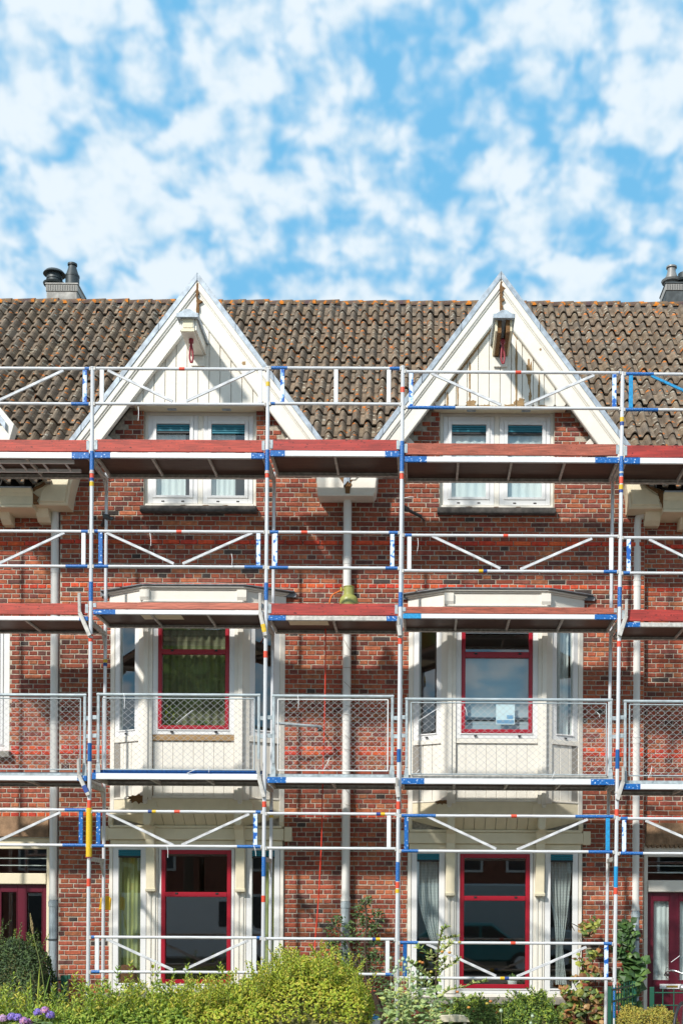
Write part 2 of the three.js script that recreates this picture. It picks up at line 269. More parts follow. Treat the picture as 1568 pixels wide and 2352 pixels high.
const BR = [[0.37, 0.088, 0.048], [0.41, 0.10, 0.05], [0.34, 0.074, 0.042], [0.46, 0.135, 0.06], [0.38, 0.118, 0.062], [0.29, 0.064, 0.042], [0.44, 0.108, 0.05], [0.50, 0.168, 0.075], [0.225, 0.062, 0.046], [0.36, 0.084, 0.046], [0.31, 0.090, 0.056], [0.41, 0.088, 0.042], [0.15, 0.058, 0.046], [0.08, 0.056, 0.05]];
const BRW = [9, 9, 8, 9, 9, 7, 9, 6, 6, 8, 8, 8, 5, 2.2];
const BRED = [[0.62, 0.06, 0.025], [0.68, 0.085, 0.03], [0.56, 0.055, 0.03], [0.70, 0.12, 0.035]];
const BCUM = BRW.map(((s) => (w) => (s += w))(0));
const brickGeos = new Map();
function brickGeo(kind, ci, red, vi, lv = 1) {   // kind 0 stretcher, 1 header; a few variants of shape and grain for each tone
  const key = [kind, ci, red, vi, lv].join();
  if (brickGeos.has(key)) return brickGeos.get(key);
  const r = rng(1000 + ci * 31 + kind * 7 + vi * 131 + (red ? 991 : 0)), L = kind ? MODX / 2 - 0.012 : MODX - 0.012, H = CH - 0.012, c = 0.006, D = 0.03, pos = [];
  const j = () => (r() - 0.5) * 0.005, hx = L / 2, hy = H / 2;
  const F = [[-hx + c + j(), -hy + c + j()], [hx - c + j(), -hy + c + j()], [hx - c + j(), hy - c + j()], [-hx + c + j(), hy - c + j()]].map(([x, y]) => [x, y, (r() - 0.5) * 0.002]);
  const S = F.map(([x, y], i) => [x + (i === 1 || i === 2 ? c : -c), y + (i > 1 ? c : -c), -c]), B = S.map(([x, y]) => [x, y, -D]);
  const q = (a, b, d, e) => pos.push(...a, ...b, ...d, ...a, ...d, ...e);
  q(F[0], F[1], F[2], F[3]); for (let i = 0; i < 4; i++) { const k = (i + 1) % 4; q(S[i], S[k], F[k], F[i]); q(B[i], B[k], S[k], S[i]); }
  const g = new THREE.BufferGeometry(); g.setAttribute('position', new THREE.Float32BufferAttribute(pos, 3)); g.computeVertexNormals(); uvBox(g);
  const o = r() * 5, p = r() * 5, uv = g.attributes.uv; for (let i = 0; i < uv.count; i++) uv.setXY(i, uv.getX(i) + o, uv.getY(i) + p);
  const col = (red ? BRED : BR)[ci], cs = new Float32Array(g.attributes.position.count * 3), k = (0.92 + r() * 0.16) * [0.74, 1, 1.18][lv]; for (let i = 0; i < cs.length; i++) cs[i] = col[i % 3] * k;
  g.setAttribute('color', new THREE.BufferAttribute(cs, 3)); brickGeos.set(key, g); return g;
}
// lay a piece of brick wall in cross bond; holes are rectangles, top(x) the height of the wall
function layBricks(out, seed, x0, x1, y0, y1, top, z, holes) {
  const r = rng(seed);
  for (let row = Math.floor(y0 / CH); row * CH < y1; row++) {
    const head = row & 1, len = head ? MODX / 2 : MODX, off = head ? MODX / 4 : (row % 4 === 0 ? 0 : MODX / 2), yb = row * CH, ym = yb + CH / 2;
    const cuts = holes.filter((h) => ym > h[1] && ym < h[3]).map((h) => [h[0], h[2]]);
    for (let n = Math.floor((x0 - off) / len); n * len + off < x1; n++) {
      let segs = [[Math.max(x0, n * len + off), Math.min(x1, (n + 1) * len + off)]];
      for (const [a, b] of cuts) segs = segs.flatMap(([p, q]) => (b <= p || a >= q ? [[p, q]] : [[p, a], [b, q]].filter(([s, t]) => t - s > 0)));
      const tone = r(), lvn = pn(n * len * 0.9 + 7, row * CH * 1.1 + seed) * 1.3 + pn(n * len * 3.1, row * CH * 3.3 + 4) * 0.6 + (r() - 0.5) * 1.5, vi = Math.floor(r() * 3), jz = (r() - 0.5) * 0.004, jy = (r() - 0.5) * 0.002;
      for (const [a, b] of segs) {
        if (b - a < 0.03 || ym > Math.min(top(a), top(b))) continue;
        const red = redRows.has(row), ci = red ? Math.floor(tone * BRED.length) : BCUM.findIndex((c) => tone * BCUM[BCUM.length - 1] < c);
        out.push({ kind: head, lv: lvn < -0.42 ? 0 : lvn > 0.45 ? 2 : 1, ci, red, vi, x: (a + b) / 2, y: ym + jy, z: z + jz + (row === proudRow ? 0.02 : 0), s: (b - a - 0.012) / (len - 0.012) });
      }
    }
  }
}
function placeBricks(list, wall) {
  const org = orgOf(wall), eye = V(0, EYE, DIST);
  const seen = (b) => { const k = FOC / (DIST - b.z), u = b.x * k + NX, v = NY - (b.y - EYE) * k; return u > 5 && u < 1560 && v > 1095 && v < 2180; };
  const big = list.filter((b) => b.kind === 0 && b.s > 0.9 && seen(b)).sort((a, b) => Math.abs(a.y - 5.6) - Math.abs(b.y - 5.6)), chosen = new Set(big.slice(0, 300));
  const rest = [];
  for (const b of list) {
    const g = brickGeo(b.kind, b.ci, b.red, b.vi, b.lv);
    if (chosen.has(b)) { const m = new THREE.Mesh(g, M.brick); m.name = 'brick'; m.position.set(b.x - org.x, b.y - org.y, b.z - org.z); m.scale.x = b.s; m.castShadow = m.receiveShadow = true; wall.add(m); }
    else { const c = g.clone(); c.scale(b.s, 1, 1); c.translate(b.x - org.x, b.y - org.y, b.z - org.z); rest.push(c); }
  }
  const m = new THREE.Mesh(mergeGeometries(rest), M.brick); m.name = 'brickwork'; m.userData = { kind: 'stuff' }; m.castShadow = m.receiveShadow = true; wall.add(m);
}

// roof tiles with two rolls each
const TW = 0.356, TG = 0.334;
const tileGeos = Array.from({ length: 10 }, (_, k) => {
  const r = rng(300 + k), N = 20, pos = [], hgt = (s) => { const p = (s * 2) % 1; return s >= 0.999 ? 0 : p < 0.66 ? 0.084 * Math.pow(Math.sin(Math.PI * p / 0.66), 0.72) : 0; }, L = TG + 0.06, lift = 0.036, th = 0.018;
  const P = (i, t, d) => { const s = i / N; return [(s - 0.5) * (TW - 0.004), hgt(s) + lift * (1 - t) - d, -t * L]; };
  const q = (a, b, c, d) => pos.push(...a, ...b, ...c, ...a, ...c, ...d);
  for (let i = 0; i < N; i++) { q(P(i, 0, 0), P(i + 1, 0, 0), P(i + 1, 1, 0), P(i, 1, 0)); q(P(i, 0, th), P(i + 1, 0, th), P(i + 1, 0, 0), P(i, 0, 0)); }
  q(P(N, 0, th), P(N, 1, th), P(N, 1, 0), P(N, 0, 0)); q(P(0, 1, th), P(0, 0, th), P(0, 0, 0), P(0, 1, 0));
  const g = new THREE.BufferGeometry(); g.setAttribute('position', new THREE.Float32BufferAttribute(pos, 3)); g.computeVertexNormals();
  const n = g.attributes.position.count, uv = new Float32Array(n * 2), o = r(), p = r(); for (let i = 0; i < n; i++) { uv[2 * i] = g.attributes.position.getX(i) * 0.7 + o; uv[2 * i + 1] = (-g.attributes.position.getZ(i) + g.attributes.position.getY(i)) * 0.7 + p; }
  g.setAttribute('uv', new THREE.BufferAttribute(uv, 2)); g.rotateX(PITCH); return g;
});
const ridgeGeo = Array.from({ length: 4 }, (_, k) => { const r = rng(50 + k), g = new THREE.CylinderGeometry(0.10, 0.112, 0.44, 14, 1, false, -Math.PI / 2, Math.PI).toNonIndexed(); g.rotateZ(Math.PI / 2); g.rotateX(-Math.PI / 2); g.computeVertexNormals(); uvBox(g); const uv = g.attributes.uv, o = r(), p = r(); for (let i = 0; i < uv.count; i++) uv.setXY(i, uv.getX(i) * 0.8 + o, uv.getY(i) * 0.8 + p); return g; });
const plane = (x0, y0, x1, y1, z) => { const g = new THREE.PlaneGeometry(x1 - x0, y1 - y0); g.translate((x0 + x1) / 2, (y0 + y1) / 2, z); return g; };

// curtain hanging from y1 down to y0; in(t) gives the two edges at share t of the height from the top
function curtainGeo(edges, y0, y1, z, folds, amp, seed) {
  const r = rng(seed), nx = folds * 6, ny = 14, pos = [], ph = r() * 9;
  const P = (i, j) => { const t = j / ny, [a, b] = edges(t), s = i / nx, w = Math.sin(s * folds * 2 * Math.PI + ph + Math.sin(t * 3 + ph) * 0.5) + 0.4 * Math.sin(s * folds * 4.3 + ph * 2 + t); return [a + (b - a) * s, y1 + (y0 - y1) * t, z + w * amp]; };
  const idx = []; for (let j = 0; j <= ny; j++) for (let i = 0; i <= nx; i++) pos.push(...P(i, j));
  for (let j = 0; j < ny; j++) for (let i = 0; i < nx; i++) { const a = j * (nx + 1) + i, b = a + nx + 1; idx.push(a, b, b + 1, a, b + 1, a + 1); }
  const g = new THREE.BufferGeometry(); g.setAttribute('position', new THREE.Float32BufferAttribute(pos, 3)); g.setIndex(idx); g.computeVertexNormals(); return uvBox(g);
}

function house(h) {
  const H = thing('brick_house', h.label, 'house', [h.xc, 0, 0]), sgn = h.side;   // sgn -1: door part to the west, 1: to the east
  const xa = sgn < 0 ? XQL : PARTY + 0.001, xb = sgn < 0 ? PARTY - 0.001 : XQR;               // the gabled front
  const xd0 = sgn < 0 ? XL : XQR + 0.001, xd1 = sgn < 0 ? XQL - 0.001 : XRR;                  // the door part, set back
  const { ya, s, gx } = h, Y = h.Y, xc = h.xc, ZD = -0.11;
  const gTop = (x) => Math.max(7.55, ya - 0.42 - s * Math.abs(x - gx));
  // ---- walls with openings
  const cx = (o, z = 0) => xc + o * (DIST - z) / FOC;
  const holeGF = [cx(-200), Y.sillBot, cx(200), Y.beamTop - 0.06], holeBay = [xc - 1.10, Y.panelBot, xc + 1.10, Y.cornTop - 0.14];
  const holeUp = [h.up.x0, h.up.y0, h.up.x1, h.up.y1];
  const ap = [gx, ya - 0.42], lx = gx - (ya - 0.42 - 7.55) / s, rx = gx + (ya - 0.42 - 7.55) / s;
  const outline = [[xa, 0], [xb, 0], [xb, 7.55], [Math.min(rx, xb - 0.01), 7.56], ap, [Math.max(lx, xa + 0.01), 7.56], [xa, 7.55]];
  const mm = (a) => rect(a[0] + 0.001, a[1] + 0.001, a[2] - 0.001, a[3] - 0.001);
  const wall = part('wall', slab(outline, -0.26, -0.009, 0, [mm(holeGF), mm(holeBay), mm(holeUp)]), M.mortar, H);
  const list = [];
  const bayTop = Y.cornTop - 0.06;
  layBricks(list, h.seed, xa, xb, 0, 9.6, gTop, 0, [holeGF, [xc - 1.13, Y.beamTop - 0.05, xc + 1.13, bayTop], holeUp]);
  const holesD = h.openings;
  const dOut = rect(xd0, 0, xd1, 7.5);
  part('wall', slab(dOut, -0.37, ZD - 0.009, 0, holesD.map(mm)), M.mortar, H);
  layBricks(list, h.seed + 5, xd0, xd1, 0, 7.5, () => 7.5, ZD, [...holesD, ...h.covered]);
  // corner return between the two wall planes, in headers
  { const xr = sgn < 0 ? xa : xb; const g = []; for (let row = 0; row * CH < 7.5; row++) g.push(cbox(xr - 0.002, row * CH + 0.006, ZD, xr + 0.002, row * CH + CH - 0.006, -0.01, 0.0008)); const col = new Float32Array(join(g.map((q) => q.clone())).attributes.position.count * 3); for (let i = 0; i < col.length; i++) col[i] = BR[0][i % 3]; const m = join(g); m.setAttribute('color', new THREE.BufferAttribute(col, 3)); const q = part('wall_corner', m, M.brick, H); q.userData.kind = 'stuff'; }
  placeBricks(list, wall);
  // ---- rooms behind the windows
  const rx0 = Math.min(xa, xd0) + 0.05, rx1 = Math.max(xb, xd1) - 0.05, zr = -4.6;
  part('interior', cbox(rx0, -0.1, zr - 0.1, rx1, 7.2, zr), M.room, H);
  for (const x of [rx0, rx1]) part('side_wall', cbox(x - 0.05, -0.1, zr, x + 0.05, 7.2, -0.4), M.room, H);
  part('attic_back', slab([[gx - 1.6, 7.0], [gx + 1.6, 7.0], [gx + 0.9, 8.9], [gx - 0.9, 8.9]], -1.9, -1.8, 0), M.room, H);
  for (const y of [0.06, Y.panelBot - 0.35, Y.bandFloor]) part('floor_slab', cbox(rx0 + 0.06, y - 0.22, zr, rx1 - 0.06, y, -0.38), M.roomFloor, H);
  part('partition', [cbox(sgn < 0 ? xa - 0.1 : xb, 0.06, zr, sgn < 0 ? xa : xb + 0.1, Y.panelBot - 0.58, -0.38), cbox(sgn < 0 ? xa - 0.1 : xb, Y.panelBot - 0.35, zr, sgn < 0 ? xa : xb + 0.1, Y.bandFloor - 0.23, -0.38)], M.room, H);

  // ---- main roof
  const rX0 = sgn < 0 ? XL : PARTY, rX1 = sgn < 0 ? PARTY : XRR;
  const rp = (t, lift = 0) => [YE + t * SP + lift * CP, ZE - t * CP + lift * SP];
  const tA = (ya - YE) / SP, hw0 = (ya - YE) / s, tP = (ya - YE - s * Math.abs(PARTY - gx)) / SP;
  const notch = sgn < 0 ? [[gx - hw0, 0.02], [gx, tA]] : [[gx, tA], [gx + hw0, 0.02]];
  const pts = sgn < 0 ? [[rX0, 0.02], ...notch, [rX1, tP], [rX1, TRIDGE], [rX0, TRIDGE]] : [[rX0, tP], ...notch, [rX1, 0.02], [rX1, TRIDGE], [rX0, TRIDGE]];
  const deck = slab(pts, -0.10, -0.02, 0); deck.rotateX(-(Math.PI / 2 - PITCH)); deck.translate(0, YE, ZE);
  const back = profile([[-3.66 - 0.06, YE + TRIDGE * SP - 0.02], [-7.2, 7.4], [-7.2, 7.3], [-3.66 - 0.06, YE + TRIDGE * SP - 0.14]], rX0, rX1, 0);
  const roof = part('roof', [deck, back], M.roofdeck, H), rr = rng(h.seed + 40), org = H.org;
  const covered = (x, y) => h.gables.some(([q, top, sl, full]) => (full || y > 8.15) && top - 0.02 - sl * Math.abs(x - q) > y + 0.12);
  for (let c = Math.floor((rX0 - 0.1) / TW); (c + 0.5) * TW < rX1; c++) {
    const x = (c + 0.5) * TW; if (x < rX0) continue;
    if (x < -8.2 || x > 6.5) continue;
    for (let k = 0; k * TG < TRIDGE - 0.36; k++) {
      const [y, z] = rp(k * TG); if (covered(x, y + 0.2)) { rr(); continue; }
      const m = new THREE.Mesh(tileGeos[Math.floor(rr() * 10)], M.tiles[Math.floor(rr() * 4)]); m.name = 'tile'; m.position.set(x - org.x + (rr() - 0.5) * 0.012, y + (rr() - 0.5) * 0.012, z + (rr() - 0.5) * 0.03); m.rotation.z = (rr() - 0.5) * 0.018; m.castShadow = m.receiveShadow = true; roof.add(m);
    }
  }
  for (let k = 0; k < 40; k++) { const x = -8.4 + k * 0.385; if (x < rX0 - 0.05 || x > rX1 - 0.1) continue; const m = new THREE.Mesh(ridgeGeo[k % 4], M.ridge[(k * 7) % 5 < 3 ? 0 : 1]); m.name = 'ridge_tile'; m.position.set(x + 0.2 - org.x, YE + TRIDGE * SP - 0.07 + (k % 3) * 0.004, -3.66); m.rotation.z = 0.02; m.castShadow = m.receiveShadow = true; roof.add(m); }

  // ---- gables
  for (const [q, top, sl, full] of h.gables) gable(H, q, top, sl, full, h);
  // ---- hoisting beam under the gable top
  hoist(H, h);
  // ---- attic window
  atticWindow(H, h);
  bay(H, h); groundWindows(H, h);
  return H;
}

function gable(H, q, top, sl, full, h) {
  const yb = full ? h.footY : 8.28, G = sub('gable', H), hw = (y, off) => (top - off - y) / sl;
  const strip = (sd, o0, o1, z0, z1, bev = 0.004, y0 = yb) => slab([[q + sd * 0.002, top - o0], [q + sd * hw(y0, o0), y0], [q + sd * hw(y0, o1), y0], [q + sd * 0.002, top - o1]], z0, z1, bev);
  const sides = full ? [-1, 1] : [1];
  for (const sd of sides) {
    part('barge_board', strip(sd, 0.10, 0.535, 0.21, 0.265), M.cream, G);
    part('moulding', [strip(sd, 0.085, 0.215, 0.265, 0.295, 0.012), strip(sd, 0.215, 0.245, 0.265, 0.280, 0.006)], M.cream, G);
    part('moulding', strip(sd, 0.47, 0.545, 0.206, 0.278, 0.01), M.cream, G);
    // zinc capping along the outer edge, in lengths
    const L = hw(yb, 0), n = 4;
    for (let i = 0; i < n; i++) {
      const f0 = i / n + (i ? 0.001 : 0), f1 = (i + 1) / n - 0.001, P = (f, o) => [q + sd * (0.002 + L * f), top - sl * (L * f) - o];
      part('flashing', slab([P(f0, -0.012), P(f1, -0.012), P(f1, 0.095), P(f0, 0.095)], 0.12, 0.305 + (i % 2) * 0.002, 0.004), M.zinc, G);
    }
    // roof slope of the gable running back to the main roof
    const yr = (top - YE) / SP * CP, zb = ZE - yr - 0.1, ye = full ? 7.5 : 8.28;
    part('roof_slope', slab([[q + sd * 0.002, top - 0.03], [q + sd * hw(ye, 0.03), ye], [q + sd * hw(ye, 0.13), ye], [q + sd * 0.002, top - 0.13]], zb, 0.13, 0), M.tiles[1], G);
  }
  if (!full) { part('plank', slab([[q, top - 0.5], [q + hw(yb, 0.5), yb], [q + hw(yb, 0.5) - 0.12, 7.6], [q, 7.6]], 0.08, 0.12, 0.004), M.cream, G); return; }
  // boarding
  const y0 = h.panelY, w = 0.1475, nB = Math.ceil(hw(y0, 0.5) / w);
  for (let i = -nB; i < nB; i++) {
    let a = q + i * w + 0.003 + w * 0.5 - w * 0.5, b = q + (i + 1) * w - 0.003; const t = (x) => top - 0.5 - sl * Math.abs(x - q);
    const e = hw(y0 + 0.03, 0.5); a = Math.max(a, q - e); b = Math.min(b, q + e); if (b - a < 0.03) continue;
    const mid = [], pts = [[a, y0 + 0.028], [a + 0.02, y0], [b - 0.02, y0], [b, y0 + 0.028], [b, Math.max(t(b), y0 + 0.05)], [a, Math.max(t(a), y0 + 0.05)]];
    part('plank', slab(pts, 0.162, 0.202 + ((i * 37) % 3) * 0.001, 0.006), M.cream, G);
  }
  part('backing', slab([[q - hw(y0 + 0.02, 0.45), y0 + 0.03], [q + hw(y0 + 0.02, 0.45), y0 + 0.03], [q, top - 0.45]], 0.02, 0.160, 0), M.cream, G);
  part('soffit', cbox(q - hw(y0, 0.5) + 0.05, y0 + 0.004, -0.05, q + hw(y0, 0.5) - 0.05, y0 + 0.028, 0.160), M.creamOld, G);
  for (const dx of [-0.38, 0.36]) part('vent', cbox(q + dx - 0.06, y0 - 0.004, 0.02, q + dx + 0.06, y0 + 0.006, 0.08), M.zinc, G);
  // split joint at the apex with bare wood
  const r = rng(h.seed + 3), L = [], R = []; for (let i = 0; i <= 14; i++) { const y = top - 0.13 - i * 0.030; L.push([q - 0.006 - r() * 0.016 * (i > 0 ? 1 : 0), y]); R.push([q + 0.006 + r() * (0.022 + (i % 5 === 3 ? 0.05 : 0)), y]); }
  part('bare_wood', slab([...L, ...R.reverse()], 0.262, 0.2975, 0), M.rot, G);
  if (h.hoistOpen) { part('bare_wood', strip(-1, 0.546, 0.585, 0.19, 0.209, 0, y0 + 0.06), M.bare, G); part('bare_wood', strip(1, 0.546, 0.562, 0.19, 0.209, 0, y0 + 0.9), M.bare, G); }
  // curved braces between the barge board and the wall
  for (const sd of [-1, 1]) {
    const R0 = 0.30, pts = [], cxx = q + sd * (hw(7.95, 0.54) + 0.02), cyy = 7.93, P = (a, R) => [cxx - sd * Math.cos(a) * R, cyy + Math.sin(a) * R];
    for (let i = 0; i <= 8; i++) pts.push(P(i / 8 * 1.5, R0)); for (let i = 8; i >= 0; i--) pts.push(P(i / 8 * 1.5, R0 - 0.085));
    part('brace', slab(sd < 0 ? pts : pts.reverse(), 0.02, 0.16, 0.004), M.cream, G);
  }
  // worn patches
  for (const [ox, oy, sx, sy, z] of h.worn) { const pts = []; const rw = rng(Math.floor(ox * 1000 + oy * 777 + 9999)); const n = 22; for (let i = 0; i < n; i++) { const a = i / n * Math.PI * 2, k = 0.55 + rw() * 0.6; pts.push([q + ox + Math.cos(a) * sx * k, top + oy + Math.sin(a) * sy * k]); } part('bare_wood', slab(pts, z - 0.004, z + 0.0012, 0), M.bare, G); }
}

function hoist(H, h) {
  const G = sub('hoist_beam', H), q = h.gx, yb = h.hoistY, wB = 0.078, zf = 0.93;
  if (!h.hoistOpen) {
    part('beam', [profile([[0.10, yb], [zf, yb], [zf, yb + 0.17], [0.10, yb + 0.17]], q - wB, q + wB, 0.006)], M.cream, G);
    part('end_panel', [cbox(q - wB - 0.008, yb - 0.012, zf + 0.001, q + wB + 0.008, yb + 0.03, zf + 0.02), cbox(q - wB + 0.014, yb + 0.045, zf + 0.001, q + wB - 0.014, yb + 0.15, zf + 0.008)], M.creamOld, G);
    part('side_board', [cbox(q + wB + 0.001, yb + 0.02, 0.13, q + wB + 0.03, yb + 0.17, zf - 0.02), cbox(q - wB - 0.03, yb + 0.02, 0.13, q - wB - 0.001, yb + 0.17, zf - 0.02)], M.cream, G);
  } else {
    part('beam', [cbox(q - wB, yb, 0.10, q - 0.028, yb + 0.17, zf - 0.03), cbox(q + 0.028, yb, 0.10, q + wB, yb + 0.17, zf - 0.01)], M.rot, G);
    part('side_board', [cbox(q + wB + 0.001, yb + 0.02, 0.13, q + wB + 0.03, yb + 0.17, zf - 0.02), cbox(q - wB - 0.03, yb + 0.02, 0.13, q - wB - 0.001, yb + 0.17, zf - 0.02)], M.creamOld, G);
  }
  part('wall_plate', slab([[q - 0.09, yb - 0.14], [q + 0.09, yb - 0.14], [q + 0.085, yb - 0.004], [q - 0.085, yb - 0.004]], 0.206, 0.232, 0.006), M.cream, G);
  const wc = 0.128;
  part('cap', [slab([[q - wc, yb + 0.165], [q + wc, yb + 0.165], [q + wc, yb + 0.205], [q + 0.03, yb + 0.265], [q - 0.03, yb + 0.265], [q - wc, yb + 0.205]], 0.10, zf + 0.05, 0.008), cbox(q - wc - 0.012, yb + 0.155, 0.10, q - wc + 0.004, yb + 0.212, zf + 0.055), cbox(q + wc - 0.004, yb + 0.155, 0.10, q + wc + 0.012, yb + 0.212, zf + 0.055), cbox(q - wc, yb + 0.155, zf + 0.051, q + wc, yb + 0.212, zf + 0.06)], M.zinc, G);
  // hook
  const z = zf - 0.22, K = [V(q, yb + 0.02, z), V(q, yb - 0.06, z), V(q + 0.016, yb - 0.14, z), V(q + 0.024, yb - 0.25, z), V(q + 0.006, yb - 0.315, z), V(q - 0.016, yb - 0.26, z), V(q - 0.012, yb - 0.12, z), V(q, yb - 0.05, z)];
  part('hook', [new THREE.TubeGeometry(new THREE.CatmullRomCurve3(K), 26, 0.013, 8), tube(V(q, yb - 0.05, z), V(q, yb + 0.001, z), 0.032, 10)], M.hook, G);
}

function atticWindow(H, h) {
  const W = sub('window', H), { x0, y0, x1, y1 } = h.up, z = -0.075, xm = (x0 + x1) / 2;
  part('frame', [...frameGeo(x0 + 0.002, y0 + 0.002, x1 - 0.002, y1, 0.045, z - 0.06, z + 0.01, 0.05, 0.075), cbox(xm - 0.034, y0 + 0.053, z - 0.06, xm + 0.034, y1 - 0.076, z + 0.02)], M.cream, W);
  part('sill', cbox(x0 + 0.02, y0 - 0.012, z - 0.02, x1 - 0.02, y0 + 0.03, z + 0.09), M.cream, W);
  for (const sd of [-1, 1]) {
    const a = sd < 0 ? x0 + 0.047 : xm + 0.036, b = sd < 0 ? xm - 0.036 : x1 - 0.047, ya = y0 + 0.055, yb = y1 - 0.08;
    part('casement', [...frameGeo(a, ya, b, yb, 0.062, z - 0.05, z + 0.022, 0.075), ...frameGeo(a + 0.0625, ya + 0.0755, b - 0.0625, yb - 0.0625, 0.05, z - 0.045, z + 0.034, 0.035)], M.white, W);
    const gx0 = a + 0.1125, gx1 = b - 0.1125, gy0 = ya + 0.11, gy1 = yb - 0.1125;
    part('pane', plane(gx0 - 0.005, gy0 - 0.005, gx1 + 0.005, gy1 + 0.005, z - 0.01), M.glass, W);
    for (const f of [0.3, 0.7]) part('drain_cap', cbox(mixf(a, b, f) - 0.02, ya + 0.022, z + 0.022, mixf(a, b, f) + 0.02, ya + 0.038, z + 0.027), M.black, W);
    for (let i = 0; i < 4; i++) part('blind_slat', cbox(gx0, gy1 - 0.035 - i * 0.031, z + 0.002, gx1, gy1 - 0.008 - i * 0.031, z + 0.022, 0.006), i === 3 && (sd < 0 || h.side > 0) ? M.black : M.teal, W);
    part('curtain', curtainGeo(() => (sd < 0 ? [gx0 - 0.05, mixf(gx0, gx1, h.side < 0 ? 0.85 : 1.05)] : [gx0 - 0.05, mixf(gx0, gx1, h.side < 0 ? 0.7 : 1.05)]), gy0 - 0.15, gy1 + 0.1, z - 0.055, 5, 0.007, 17 + sd), M.sheer, W);
  }
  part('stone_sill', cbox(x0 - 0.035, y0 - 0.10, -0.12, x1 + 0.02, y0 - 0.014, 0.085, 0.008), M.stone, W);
  // flaked paint on the sill
  const r = rng(h.seed + 60); for (let k = 0; k < 3; k++) { const x = mixf(x0, x1, 0.12 + r() * 0.8); const pts = []; for (let i = 0; i < 12; i++) { const a = i / 12 * Math.PI * 2, q = 0.5 + r() * 0.7; pts.push([x + Math.cos(a) * 0.05 * q, y0 + 0.008 + Math.sin(a) * 0.008 * q]); } part('bare_wood', slab(pts, z + 0.085, z + 0.0912, 0), M.rot, W); }
}

// ---------------------------------------------------------------- bay windows, ground floor windows
function basisAt(p, d) { const n = V(-d.z, 0, d.x); return new THREE.Matrix4().makeBasis(d, V(0, 1, 0), n).setPosition(p); }
// one window in a local plane: white outer frame, sash, panes; T puts it in place
function windowIn(parent, T, o) {
  const W = sub('window', parent), t = (g) => { const q = Array.isArray(g) ? join(g) : clean(g); return T ? q.applyMatrix4(T) : q; };
  const { x0, x1, y0, y1, z = 0, fl, fr = fl, fb, ft } = o;
  const X0 = x0 + fl, X1 = x1 - fr, Y0 = y0 + fb, Y1 = y1 - ft;
  part('frame', t([cbox(x0, y0, z - 0.07, X0, y1, z), cbox(X1, y0, z - 0.07, x1, y1, z), cbox(X0, y0, z - 0.07, X1, Y0, z), cbox(X0, Y1, z - 0.07, X1, y1, z), cbox(X0 - 0.012, Y0 - 0.02, z - 0.001, X1 + 0.012, Y0 - 0.004, z + 0.012)]), o.frame, W);
  const sw = o.sw ?? 0;
  const ys = [Y0, ...(o.div ?? []).flatMap(([a, b]) => [a, b]), Y1];
  if (sw) part('sash', t([...frameGeo(X0 + 0.001, Y0 + 0.001, X1 - 0.001, Y1 - 0.001, sw, z - 0.055, z + 0.012), ...(o.div ?? []).map(([a, b]) => cbox(X0 + sw, a, z - 0.055, X1 - sw, b, z + 0.016))]), o.sash, W);
  for (let i = 0; i < ys.length; i += 2) part('pane', t(plane(X0 + sw * 0.9, ys[i] + (i === 0 ? sw * 0.9 : -0.004), X1 - sw * 0.9, ys[i + 1] - (i + 2 === ys.length ? sw * 0.9 : -0.004), z - 0.03)), M.glass, W);
  for (const [f, y] of o.caps ?? []) part('drain_cap', t(cbox(mixf(X0, X1, f) - 0.02, y - 0.012, z + 0.01, mixf(X0, X1, f) + 0.02, y + 0.012, z + 0.026)), M.black, W);
  return { W, X0: X0 + sw, X1: X1 - sw, Y0: Y0 + sw, Y1: Y1 - sw, t };
}
